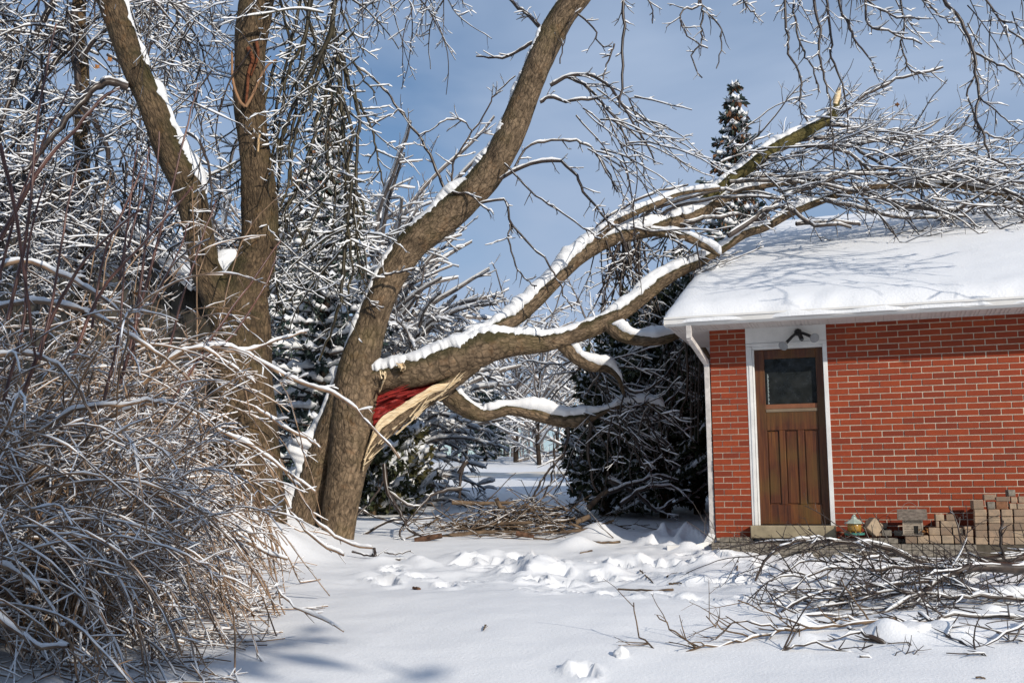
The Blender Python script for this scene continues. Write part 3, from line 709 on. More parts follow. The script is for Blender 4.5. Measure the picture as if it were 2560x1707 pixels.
# birdhouse
GREYW = m_plain('weathered board', (0.20, 0.165, 0.135), 0.9, 0.2, 0.25, 25, 0.4); PALEW = m_plain('pale weathered siding', (0.36, 0.30, 0.235), 0.9, 0.2, 0.2, 25, 0.3)
u0, z0 = wall_uv(2040 + 1562 * .1403, 1180 + 1105 * .1403, 0.30); u1, _ = wall_uv(2040 + 1905 * .1403, 1180 + 1105 * .1403, 0.30); _, z1 = wall_uv(2040 + 1562 * .1403, 1180 + 830 * .1403, 0.30)
bh = empty('birdhouse', G_M @ Vector(((u0 + u1) / 2, -0.30, z0)), YAW - 0.0); tag(bh, 'weathered wooden birdhouse with gabled roof and wire hanger on pavers', 'birdhouse')
w = (u1 - u0) / 2; h = z1 - z0; dp = 0.19
MB().prism([(0.003, 0), (dp - 0.003, 0), (dp - 0.003, h), (dp / 2, h + 0.075), (0.003, h)], -w + 0.008, w - 0.008, M=Matrix.Rotation(radians(90), 4, 'Z') @ Matrix.Scale(-1, 4, (0, 1, 0))).build('body', GREYW, bh)
nb = 9
for i in range(nb):
    za, zb = i * h / nb, (i + 1) * h / nb - 0.003
    for xa, xb in (((-w, 0.03 - 0.022), (0.03 + 0.022, w)) if i < 5 else ((-w, w),)):
        MB().prism([(xa, za), (xb, za), (xb, zb), (xa, zb)], -0.008, 0.002).build('siding_board', PALEW, bh, 0.0015)
MB().box((0.009, -0.0015, 0.012), (0.051, 0.004, h * 5 / nb - 0.004)).build('doorway', m_plain('dark hole', (0.01, 0.009, 0.008), 0.9), bh)
MB().box((-w - 0.006, -0.012, 0), (-w + 0.01, -0.0085, h)).build('corner_trim', PALEW, bh); MB().box((w - 0.01, -0.012, 0), (w + 0.006, -0.0085, h)).build('corner_trim', PALEW, bh)
MB().box((-w - 0.02, -0.05, -0.012), (w + 0.0, dp, -0.001)).build('floor_board', GREYW, bh, 0.002)
for s in (0, 1):
    a = Vector((dp / 2, h + 0.092)); e = Vector((-0.055 if s == 0 else dp + 0.055, h - 0.012)); n_ = Vector((0, 0.012))
    mb = MB(); xs_ = (-w - 0.055, w + 0.055); ps = [a, e, e + n_, a + n_]
    for x in xs_: mb.v += [(x, p[0], p[1]) for p in ps]
    mb.f += [(0, 1, 2, 3), (7, 6, 5, 4)] + [((i + 1) % 4, i, 4 + i, 4 + (i + 1) % 4) for i in range(4)]
    mb.build('roof_board', GREYW, bh)
WIRE = m_plain('thin grey wire', (0.25, 0.22, 0.2), 0.5)
th = np.linspace(0, pi, 15)
MB().tube([(-0.02 + 0.08 * cos(a), dp / 2 + 0.02 * sin(a), h + 0.09 + 0.085 * sin(a)) for a in th], 0.0022, 5).build('hanger_wire', WIRE, bh)
MB().tube([(-0.14 + 0.13 * cos(a), dp * 0.8, h - 0.02 + 0.12 * sin(a)) for a in th], 0.0022, 5).build('hanger_wire', WIRE, bh)
# fallen leaves beside the birdhouse
m_leaf = m_plain('dry maple leaf', (0.30, 0.13, 0.04), 0.7, 0.3, 0.3, 30)
rl = random.Random(9)
def leaf(loc, s, name='dry_leaf'):
    pts = []
    for i in range(10):
        a = 2 * pi * i / 10; r = s * (1.0 if i % 2 == 0 else 0.55); pts.append((r * cos(a), r * sin(a), s * 0.35 * cos(2 * a + 1) * 0.7))
    v = pts + [(p[0], p[1], p[2] + 0.0012) for p in pts] + [(0, 0, 0), (0, 0, 0.0012)]
    f = [(20, (i + 1) % 10, i) for i in range(10)] + [(21, 10 + i, 10 + (i + 1) % 10) for i in range(10)] + [(i, (i + 1) % 10, 10 + (i + 1) % 10, 10 + i) for i in range(10)]
    me = bpy.data.meshes.new(name); me.from_pydata(v, [], f); me.materials.append(m_leaf)
    o = link(name, me); o.location = loc; o.rotation_euler = (rl.uniform(-1, 1), rl.uniform(-1, 1), rl.uniform(0, 6)); return o
for i in range(7):
    p = G_M @ Vector(((u0 + u1) / 2 + 0.06 + rl.uniform(0, 0.10), -0.335 - rl.uniform(0, 0.03), z0 + 0.02 + rl.uniform(0, 0.05)))
    tag(leaf(p, rl.uniform(0.018, 0.03)), 'curled orange dry leaf caught between birdhouse and low paver stack', 'leaf', 'dry leaves by the birdhouse')
# ------------------------------------------------------------------ branches
def thing(name, loc, label, cat, group=None, rz=0.0):
    o = empty(name, loc, rz); tag(o, label, cat, group)
    inv = (Matrix.Translation(loc) @ Matrix.Rotation(rz, 4, 'Z')).inverted()
    return o, inv
_ln = Noise2(77, 128)
def limb(name, rows, parent, inv, matl=None, sides=22, per=0.045, lump=0.06, P=None, R=None, scale=1.0):
    if P is None: P, R = path(rows, scale)
    L = np.linalg.norm(np.diff(P, axis=0), axis=1).sum(); n = max(8, int(L / per))
    P, R = smooth_path(P, R, n)
    T, S, U = frames(P, np.array([0.0, 1.0, 0.08]))
    d = np.concatenate([[0], np.cumsum(np.linalg.norm(np.diff(P, axis=0), axis=1))])
    a = np.linspace(0, 2 * pi, sides + 1) + pi / 2
    A, D = np.meshgrid(a, d)
    sd = (sum(map(ord, name)) % 50) + R[0] * 100
    rr = R[:, None] * (1 + lump * 2.6 * fbm(np.cos(A) * 1.4 + sd, np.sin(A) * 1.4 + D * 1.8, 3, 1) + lump * 1.1 * fbm(np.cos(A) * 5 + sd, np.sin(A) * 5 + D * 5, 3, 3))
    V = P[:, None] + rr[..., None] * (np.cos(A)[..., None] * S[:, None] + np.sin(A)[..., None] * U[:, None])
    m = sides + 1; i = (np.arange(n - 1)[:, None] * m + np.arange(sides)[None]).ravel()
    Fq = np.stack([i, i + m, i + m + 1, i + 1], -1)
    uv = np.stack([(A - pi / 2) * R.mean() * 0.65, D * 0.65], -1).reshape(-1, 2)
    # end cap: collapse last ring
    o = mesh_np(name, V.reshape(-1, 3), Fq, matl or BARK, parent, uv=uv, inv=inv)
    return o, P, R
def snowcap(name, P, R, parent, inv, thick=0.06, th0=0.9, rag=0.35, seed=0, lo=0.0, hi=1.0, per=0.02, minh=0.25, side=0.0, K=11):
    n0 = len(P); a, b = int(lo * (n0 - 1)), max(int(hi * (n0 - 1)), int(lo * (n0 - 1)) + 3)
    P = P[a:b + 1]; R = R[a:b + 1]
    L = np.linalg.norm(np.diff(P, axis=0), axis=1).sum(); n = max(6, int(L / per))
    P, R = smooth_path(P, R, n)
    T = np.gradient(P, axis=0); T /= np.linalg.norm(T, axis=1, keepdims=True)
    Z = np.array([0, 0, 1.0]); Nn = Z - T * T[:, 2:3]; h = np.linalg.norm(Nn, axis=1); Nn /= h[:, None] + 1e-9
    Sd = np.cross(T, Nn)
    d = np.linspace(0, L, n); rs = np.random.default_rng(seed)
    k = rs.random() * 40
    amt = np.clip((h - minh) / 0.45, 0.18, 1)
    tl = th0 * (0.75 + 0.25 * amt) + rag * (1.2 * fbm(d * 3 + k, d * 0 + 1.5, 3, 1) + 0.9 * fbm(d * 14 + k, d * 0 + 7.5, 3, 2))
    tr = th0 * (0.75 + 0.25 * amt) + rag * (1.2 * fbm(d * 3 + k + 9, d * 0 + 3.5, 3, 2) + 0.9 * fbm(d * 14 + k, d * 0 + 2.2, 3, 4))
    end = np.sqrt(np.clip(np.minimum(d, L - d) / 0.08, 0.02, 1))
    th = thick * amt * end * np.clip(1 + 1.5 * fbm(d * 2.6 + k, d * 0, 4, 3), 0.25, 2)
    f = np.linspace(-1, 1, K)
    phi = np.where(f[None] < 0, f[None] * np.maximum(tl, 0.15)[:, None], f[None] * np.maximum(tr, 0.15)[:, None]) + side
    bulge = np.clip(1 - np.abs(f) ** 2.4, 0, 1) ** 0.55
    ro = R[:, None] * 0.985 + th[:, None] * bulge[None] * (1 + 0.45 * fbm(d[:, None] * 5 + k, f[None] * 2.5 + 3, 3, 4))
    ri = np.repeat(R[:, None] * 0.8, K, 1)
    def ringpts(r, ph): return P[:, None] + r[..., None] * (np.cos(ph)[..., None] * Nn[:, None] + np.sin(ph)[..., None] * Sd[:, None])
    V = np.concatenate([ringpts(ro, phi), ringpts(ri, phi)[:, ::-1]], 1)
    m = 2 * K; i = np.arange(n - 1)[:, None] * m; kk = np.arange(m)[None]
    Fq = np.stack([i + kk, i + (kk + 1) % m, i + m + (kk + 1) % m, i + m + kk], -1).reshape(-1, 4)
    return mesh_np(name, V.reshape(-1, 3), Fq, SNOW_L, parent, inv=inv)
def lev(seg, wig, grav, up, dens, ln, rad, ang=0.9, t0=0.15, flat=0.0, zb=0.0):
    return dict(seg=seg, wig=wig, grav=grav, up=up, dens=dens, len=ln, rad=rad, ang=ang, t0=t0, flat=flat, zb=zb)
def grow(out, rng, p, d, L, r, prm, lvl=0, floor=None, rend=None):
    g = prm[lvl]; n = max(2, int(L / g['seg'] + 0.5)); st = L / n; w = g['wig']; gr = g['grav'] * st; up = g['up'] * st
    x, y, z = p; dx, dy, dz = d; ga = rng.gauss
    pts = [(x, y, z)]; dirs = [(dx, dy, dz)]
    for i in range(n):
        dx += ga(0, w); dy += ga(0, w); dz += ga(0, w) + gr + up * (i / n)
        q = 1 / sqrt(dx * dx + dy * dy + dz * dz + 1e-9); dx *= q; dy *= q; dz *= q
        x += dx * st; y += dy * st; z += dz * st
        if floor is not None:
            f = floor(x, y)
            if z < f: z = f + 0.004; dz = abs(dz) * 0.15
        pts.append((x, y, z)); dirs.append((dx, dy, dz))
    r1 = rend if rend is not None else r * 0.45
    out.append((pts, r, r1))
    spawn(out, rng, pts, dirs, L, r, r1, prm, lvl, floor)
def spawn(out, rng, pts, dirs, L, r, r1, prm, lvl, floor=None):
    if lvl + 1 >= len(prm): return
    g = prm[lvl]; c = prm[lvl + 1]; n = len(pts) - 1
    for j in range(int(L * g['dens'] + rng.random())):
        t = g['t0'] + (0.98 - g['t0']) * rng.random(); k = min(int(t * n), n - 1); f = t * n - k
        a, b = pts[k], pts[k + 1]; p = (a[0] + (b[0] - a[0]) * f, a[1] + (b[1] - a[1]) * f, a[2] + (b[2] - a[2]) * f)
        dd = dirs[k]
        qx, qy, qz = rng.gauss(0, 1), rng.gauss(0, 1) * (1 - g['flat']), rng.gauss(0, 1) + g['zb']
        s = qx * dd[0] + qy * dd[1] + qz * dd[2]; qx -= s * dd[0]; qy -= s * dd[1]; qz -= s * dd[2]
        q = 1 / sqrt(qx * qx + qy * qy + qz * qz + 1e-9)
        an = c['ang'] * rng.uniform(0.65, 1.3); ca, sa = cos(an), sin(an) * q
        d2 = (ca * dd[0] + sa * qx, ca * dd[1] + sa * qy, ca * dd[2] + sa * qz)
        L2 = rng.uniform(*c['len']) * (1 - 0.45 * t); r2 = min(c['rad'], (r + (r1 - r) * t) * 0.8)
        grow(out, rng, p, d2, L2, r2, prm, lvl + 1, floor)
def along(out, rng, rows, prm, floor=None, P=None, R=None, jit=0.0, scale=1.0):
    """a hand-placed branch with procedurally grown side twigs"""
    if P is None: P, R = path(rows, scale)
    L = float(np.linalg.norm(np.diff(P, axis=0), axis=1).sum()); n = max(len(P) * 3, int(L / prm[0]['seg']))
    P, R = smooth_path(P, R, n)
    P = P + np.random.default_rng(rng.randrange(9999)).normal(0, prm[0]['wig'] * 0.12 + jit, P.shape) * np.linspace(0, 1, n)[:, None] ** 0.3
    T = np.gradient(P, axis=0); T /= np.linalg.norm(T, axis=1, keepdims=True)
    pts = [tuple(p) for p in P]; dirs = [tuple(t) for t in T]
    out.append((pts, float(R[0]), float(R[-1])))
    spawn(out, rng, pts, dirs, L, float(R[0]), float(R[-1]), prm, 0, floor)
def roof_floor(x, y):
    q = G_INV @ Vector((x, y, 0)); u, v = q.x, q.y
    if u < U_L or u > 7.5 or v < -OH - 0.05: return -9
    v2 = v if v < RUN else 2 * RUN - v
    return SOFF_Z + 0.075 + SLOPE * (v2 + OH) + 0.16
G_INV = G_M.inverted()
def ground_floor(x, y): return gfast(x, y) + 0.012
def both_floor(x, y): return max(roof_floor(x, y), ground_floor(x, y))

# ------------------------------------------------------------------ the split maple
tree_loc = Vector(at(848, 1345, 14.0))
tree, ti = thing('split_maple', tree_loc, 'large bare maple split open at the fork, its limb broken onto the garage roof', 'tree')
bole_rows = [(836, 1400, 96, 14), (842, 1345, 84, 14), (850, 1280, 88, 14), (862, 1200, 96, 14), (874, 1120, 106, 14), (883, 1040, 112, 14), (893, 960, 108, 14), (906, 885, 94, 14), (926, 815, 82, 14), (951, 745, 76, 14),
             (986, 675, 76, 14), (1030, 613, 78, 14), (1072, 575, 82, 14), (1125, 533, 84, 14), (1172, 488, 80, 13.95), (1213, 443, 80, 13.9), (1244, 400, 77, 13.85), (1269, 355, 76, 13.8), (1288, 310, 72, 13.8), (1303, 268, 72, 13.75),
             (1322, 220, 70, 13.7), (1340, 175, 70, 13.65), (1359, 130, 68, 13.6), (1380, 85, 68, 13.6), (1407, 40, 66, 13.55), (1442, -5, 66, 13.5), (1500, -80, 60, 13.4), (1590, -170, 52, 13.3), (1740, -270, 42, 13.1), (1930, -330, 34, 12.9),
             (2150, -330, 26, 12.7), (2380, -260, 20, 12.5), (2560, -180, 17, 12.2), (2760, -110, 14, 11.4), (2950, -60, 9, 10.4)]
trunk, SP, SR = limb('trunk', bole_rows, tree, ti, sides=30, per=0.05, lump=0.05)
bole2, BP, BR = limb('fused_bole', [(752, 1330, 92, 14.25), (768, 1270, 80, 14.25), (782, 1215, 76, 14.22), (800, 1160, 80, 14.2), (824, 1100, 82, 14.15), (850, 1030, 84, 14.1), (872, 960, 80, 14.06), (890, 900, 66, 14.03)], tree, ti, lump=0.06)
# knot on the stem
# broken limb
LIMB = [(892, 960, 70, 14.02), (935, 950, 74, 13.98), (985, 940, 72, 13.94), (1045, 926, 80, 13.92), (1115, 905, 88, 13.92), (1170, 884, 88, 13.93), (1220, 866, 82, 13.95), (1275, 858, 66, 14.0), (1325, 858, 54, 14.0), (1375, 853, 48, 14.05), (1440, 833, 47, 14.1),
        (1508, 806, 42, 14.15), (1559, 777, 40, 14.2), (1610, 738, 40, 14.3), (1678, 688, 34, 14.5), (1746, 655, 25, 14.7), (1807, 622, 22, 14.9), (1860, 585, 24, 15.0), (1912, 567, 22, 15.1), (1980, 531, 20, 15.2), (2069, 496, 18, 15.25),
        (2158, 470, 16, 15.3), (2270, 464, 15, 15.3), (2381, 464, 14, 15.3), (2470, 480, 13, 15.3), (2560, 509, 11, 15.3), (2640, 530, 8, 15.3)]
lb, LP, LR = limb('broken_limb', LIMB, tree, ti, sides=26, lump=0.07)
UPPER = [(1150, 872, 50, 13.96), (1205, 838, 48, 13.98), (1250, 815, 42, 14.0), (1297, 788, 40, 14.1), (1340, 750, 39, 14.15), (1385, 704, 40, 14.2), (1430, 657, 42, 14.3), (1482, 617, 46, 14.4), (1540, 592, 42, 14.5), (1600, 580, 38, 14.6), (1650, 570, 38, 14.7), (1700, 553, 40, 14.8), (1750, 532, 38, 14.9), (1800, 502, 34, 15.0), (1850, 478, 22, 15.1), (1930, 462, 14, 15.2), (2050, 450, 9, 15.3)]
ul, UPP, UPR = limb('upper_limb', UPPER, tree, ti, lump=0.08)
MOSSY = [(1690, 556, 30, 14.85), (1750, 510, 30, 14.9), (1823, 452, 31, 14.9), (1877, 415, 32, 14.95), (1930, 375, 32, 15.0), (1980, 347, 32, 15.0), (2046, 312, 28, 15.05), (2082, 290, 24, 15.05), (2092, 255, 17, 15.05), (2096, 228, 13, 15.05)]
BARK_M = m_bark('mossy limb bark', (0.075, 0.062, 0.022), (0.17, 0.14, 0.05), (0.125, 0.115, 0.03), moss_amt=0.75, orange=0.2)
mo, MOP, MOR = limb('mossy_limb', MOSSY, tree, ti, BARK_M, lump=0.05)
LOW = [(1085, 940, 40, 14.15), (1110, 968, 52, 14.25), (1140, 1000, 50, 14.3), (1170, 1022, 44, 14.35), (1205, 1036, 34, 14.4), (1240, 1032, 28, 14.4), (1275, 1024, 26, 14.45), (1320, 1030, 30, 14.5), (1372, 1043, 34, 14.55), (1423, 1050, 37, 14.6), (1470, 1042, 28, 14.65), (1505, 1030, 16, 14.7), (1556, 1014, 12, 14.75), (1618, 1010, 10, 14.8), (1660, 1020, 7, 14.85)]
lo, LOP, LOR = limb('low_limb', LOW, tree, ti, lump=0.1)
SUB1 = [(1515, 800, 34, 14.15), (1532, 822, 36, 14.1), (1562, 842, 35, 14.1), (1610, 851, 31, 14.15), (1661, 846, 28, 14.2), (1705, 833, 22, 14.25), (1742, 848, 14, 14.3), (1775, 895, 9, 14.4)]
s1, S1P, S1R = limb('curved_limb', SUB1, tree, ti, lump=0.08)
SUB2 = [(1395, 850, 36, 14.1), (1418, 872, 36, 14.15), (1445, 898, 33, 14.2), (1482, 916, 28, 14.3), (1515, 920, 20, 14.4), (1545, 945, 12, 14.5), (1560, 985, 8, 14.6)]
s2, S2P, S2R = limb('curved_limb', SUB2, tree, ti, lump=0.08)
SUB3 = [(1620, 578, 26, 14.6), (1660, 582, 25, 14.55), (1712, 592, 22, 14.5), (1763, 616, 18, 14.5), (1800, 640, 10, 14.5)]
s3, S3P, S3R = limb('side_limb', SUB3, tree, ti, lump=0.08)
SUB4 = [(1470, 620, 22, 14.35), (1520, 568, 20, 14.3), (1580, 535, 19, 14.35), (1640, 510, 18, 14.4), (1700, 485, 12, 14.5), (1800, 470, 8, 14.6)]
s4, S4P, S4R = limb('side_limb', SUB4, tree, ti, lump=0.06)
# snow on the limbs
caps = [(LP, LR, 0.055, 0.9, 0.02, 0.97, lb), (UPP, UPR, 0.075, 1.05, 0.0, 1.0, ul), (MOP, MOR, 0.035, 0.7, 0.05, 0.9, mo), (LOP, LOR, 0.08, 1.0, 0.06, 1.0, lo), (S1P, S1R, 0.07, 1.05, 0.12, 1.0, s1), (S2P, S2R, 0.07, 1.05, 0.12, 0.9, s2), (S3P, S3R, 0.05, 1.0, 0.05, 1.0, s3), (S4P, S4R, 0.04, 1.0, 0.05, 1.0, s4)]
for i, (p_, r_, th, t0, a, b, par) in enumerate(caps): snowcap('snow_cover', p_, r_, par, ti, th, t0, seed=i, lo=a, hi=b)
# wind-packed snow up the left side of the leaning stem and the boles
snowcap('snow_cover', SP, SR, trunk, ti, 0.075, 0.85, rag=0.5, seed=31, lo=0.335, hi=0.425, minh=0.1)
snowcap('snow_cover', SP, SR, trunk, ti, 0.035, 0.55, rag=0.35, seed=32, lo=0.43, hi=0.99, minh=0.1)
snowcap('snow_cover', SP, SR, trunk, ti, 0.05, 0.55, rag=0.5, seed=33, lo=0.20, hi=0.335, minh=0.02)
snowcap('snow_cover', BP, BR, bole2, ti, 0.21, 0.85, rag=0.4, seed=34, lo=0.0, hi=0.95, minh=0.02)
# torn wood at the fork
m_pale, t_, b_ = mat('fresh torn wood'); v_ = coords(t_, 'Object', (1, 1, 1))
mpp = node(t_, 'ShaderNodeMapping', Rotation=(0, radians(-38), 0), Scale=(5, 30, 60)); tcn = t_.nodes.new('ShaderNodeTexCoord'); t_.links.new(tcn.outputs['Object'], mpp.inputs[0])
n_ = node(t_, 'ShaderNodeTexNoise', Scale=1.0, Detail=5.0, Roughness=0.6); t_.links.new(mpp.outputs[0], n_.inputs['Vector'])
t_.links.new(ramp(t_, [(0.3, (0.52, 0.36, 0.19)), (0.6, (0.80, 0.64, 0.42))], n_.outputs['Fac']).outputs[0], b_.inputs['Base Color']); b_.inputs['Roughness'].default_value = 0.75
bump(t_, b_, n_.outputs['Fac'], 0.8, 0.015)
m_red, t_, b_ = mat('red heartwood')
mpp = node(t_, 'ShaderNodeMapping', Rotation=(0, radians(-30), 0), Scale=(4, 22, 42)); tcn = t_.nodes.new('ShaderNodeTexCoord'); t_.links.new(tcn.outputs['Object'], mpp.inputs[0])
n_ = node(t_, 'ShaderNodeTexNoise', Scale=1.0, Detail=5.0, Roughness=0.65); t_.links.new(mpp.outputs[0], n_.inputs['Vector'])
t_.links.new(ramp(t_, [(0.3, (0.07, 0.006, 0.006)), (0.55, (0.30, 0.018, 0.014)), (0.8, (0.46, 0.05, 0.03))], n_.outputs['Fac']).outputs[0], b_.inputs['Base Color']); b_.inputs['Roughness'].default_value = 0.6
bump(t_, b_, n_.outputs['Fac'], 0.9, 0.02)
def c5b(x, y): return 700 + x * 0.4147, 750 + y * 0.4147
def sheet(name, rows, nj, matl, parent, rough=0.012, seed=1, thick=0.05, nar=1.0):
    """surface lofted between two edges given as pixel+distance rows; ragged, with thickness"""
    A = np.array([at(*c5b(a[0], a[1]), a[2]) for a, b in rows]); B = np.array([at(*c5b(b[0], b[1]), b[2]) for a, b in rows])
    B = A + (B - A) * nar
    n = 50; A, _ = smooth_path(A, np.ones(len(A)), n); B, _ = smooth_path(B, np.ones(len(B)), n)
    t = np.linspace(0, 1, nj)[None, :, None]; G = A[:, None] * (1 - t) + B[:, None] * t
    rs = np.random.default_rng(seed)
    off = rough * 2.5 * (fbm(np.arange(n)[:, None] * 0.13 + seed, np.arange(nj)[None] * 0.9, 3, 1) + 0.5 * (rs.random((1, nj)) - 0.5) * 2)
    G[..., 1] += off; G[..., 2] += off * 0.4
    G[:, 0, 2] += rough * 1.6 * fbm(np.arange(n) * 0.35 + seed, np.zeros(n), 3, 2); G[:, -1, 2] += rough * 2.6 * fbm(np.arange(n) * 0.3 + 7 * seed, np.zeros(n) + 3, 3, 3)
    G2 = G.copy(); G2[..., 1] += thick
    V = np.concatenate([G.reshape(-1, 3), G2.reshape(-1, 3)]); i = (np.arange(n - 1)[:, None] * nj + np.arange(nj - 1)[None]).ravel()
    F1 = np.stack([i, i + 1, i + nj + 1, i + nj], -1); N_ = n * nj
    e0 = np.arange(n - 1) * nj; Fe = np.stack([e0, e0 + nj, e0 + nj + N_, e0 + N_], -1); e1 = e0 + nj - 1; Fe2 = np.stack([e1 + nj, e1, e1 + N_, e1 + nj + N_], -1)
    return mesh_np(name, V, np.concatenate([F1, F1[:, ::-1] + N_, Fe, Fe2]), matl, parent, inv=ti, smooth=False)
# red inner face of the torn limb, set back between limb and strip
sheet('red_heartwood', [((560, 535, 14.03), (560, 790, 13.86)), ((640, 518, 14.03), (640, 720, 13.85)), ((740, 502, 14.02), (740, 655, 13.85)), ((850, 490, 14.0), (850, 590, 13.85)), ((960, 482, 13.95), (960, 530, 13.84)), ((1060, 480, 13.88), (1060, 492, 13.85))], 15, m_red, lb, 0.04, 3, 0.1)
# pale torn strip of sapwood below it
sheet('torn_sapwood', [((1090, 474, 13.84), (1092, 484, 13.84)), ((990, 500, 13.80), (1010, 552, 13.82)), ((900, 528, 13.77), (905, 600, 13.80)), ((800, 590, 13.75), (790, 672, 13.78)), ((700, 650, 13.74), (690, 745, 13.77)), ((600, 722, 13.74), (610, 820, 13.77)), ((560, 790, 13.75), (545, 900, 13.78)), ((525, 900, 13.76), (520, 960, 13.78)), ((500, 985, 13.77), (497, 1040, 13.78))], 7, m_pale, lb, 0.014, 5, 0.14, nar=0.66)
sheet('torn_sapwood', [((634, 428, 13.70), (622, 436, 13.72)), ((640, 455, 13.70), (628, 462, 13.72)), ((622, 500, 13.71), (614, 506, 13.73)), ((602, 550, 13.71), (596, 556, 13.73))], 4, m_pale, trunk, 0.01, 7, 0.05)
st, STP, STR = limb('torn_strip', [(903, 1190, 16, 13.92), (915, 1150, 30, 13.9), (940, 1105, 38, 13.88), (972, 1072, 36, 13.88), (1010, 1040, 34, 13.88), (1050, 1012, 34, 13.89), (1090, 982, 36, 13.9), (1125, 958, 36, 13.92), (1150, 938, 40, 13.94), (1185, 905, 50, 13.95)], lb, ti, lump=0.05)
sheet('torn_sapwood', [((740, 382, 13.62), (700, 384, 13.62)), ((756, 398, 13.62), (715, 400, 13.62)), ((750, 418, 13.62), (722, 420, 13.62)), ((735, 425, 13.63), (722, 428, 13.63))], 4, m_pale, lb, 0.02, 8, 0.08)
rsp = random.Random(17)
def splinter(x, y, Y, ang, ln, w, mtl, par):
    a = Vector(at(*c5b(x, y), Y)); s = 0.4147 * Y / F_PX; d = Vector((cos(ang), rsp.uniform(-0.25, 0.05), sin(ang))).normalized() * ln * s
    P_ = np.array([a, a + d * 0.4, a + d * 0.75, a + d]); Rr = np.array([w * s, w * s * 0.8, w * s * 0.4, w * s * 0.05])
    V, F, _ = tube_arrays(P_, Rr, 4); mesh_np('splinter', V, F, mtl, par, inv=ti, smooth=False)
for i in range(26):                                     # splinters along the torn strip and round the wound
    t = rsp.random(); x = 500 + 560 * t; y = 980 - 480 * t ** 0.8 + rsp.uniform(-20, 40)
    splinter(x, y, 13.74, radians(rsp.uniform(28, 55)), rsp.uniform(40, 130), rsp.uniform(3, 7), m_pale, lb)
for i in range(14): splinter(rsp.uniform(585, 820), rsp.uniform(540, 640), 13.82, radians(rsp.uniform(10, 40)), rsp.uniform(60, 170), rsp.uniform(4, 9), m_red, lb)
for i in range(5): splinter(rsp.uniform(605, 640), rsp.uniform(430, 480), 13.69, radians(rsp.uniform(60, 115)), rsp.uniform(20, 60), rsp.uniform(3, 6), m_pale, trunk)
# pale broken stub on the mossy limb
P_, R_b = path([(2088, 262, 15, 15.03), (2094, 238, 16, 15.03), (2099, 222, 9, 15.03)])
V, F, _ = tube_arrays(*smooth_path(P_, R_b, 10), 8); mesh_np('broken_stub', V, F, m_pale, mo, inv=ti)

# twigs of the maple
TW = [lev(0.16, 0.10, -0.25, 0.5, 4.2, (0.5, 1.3), 0.010, 0.8, 0.12), lev(0.10, 0.13, -0.5, 1.6, 5.5, (0.18, 0.55), 0.0075, 0.85, 0.1), lev(0.07, 0.12, 0.1, 1.8, 5, (0.06, 0.22), 0.0055, 0.8, 0.2)]
TWS = [lev(0.14, 0.10, -0.2, 0.3, 5.6, (0.3, 0.95), 0.011, 0.75, 0.08), lev(0.08, 0.14, -0.5, 2.2, 6.5, (0.1, 0.36), 0.0078, 0.85, 0.12), lev(0.055, 0.13, 0.2, 2.0, 0, (0.06, 0.17), 0.006, 0.8, 0.2)]
rng = random.Random(21)
tw_stem, tw_over, tw_roof, tw_low = [], [], [], []
D0 = 13.6
def rows_(pts, w0, w1, Y, Y2=None):
    n = len(pts); return [(x, y, w0 + (w1 - w0) * i / (n - 1), Y + ((Y2 or Y) - Y) * i / (n - 1)) for i, (x, y) in enumerate(pts)]
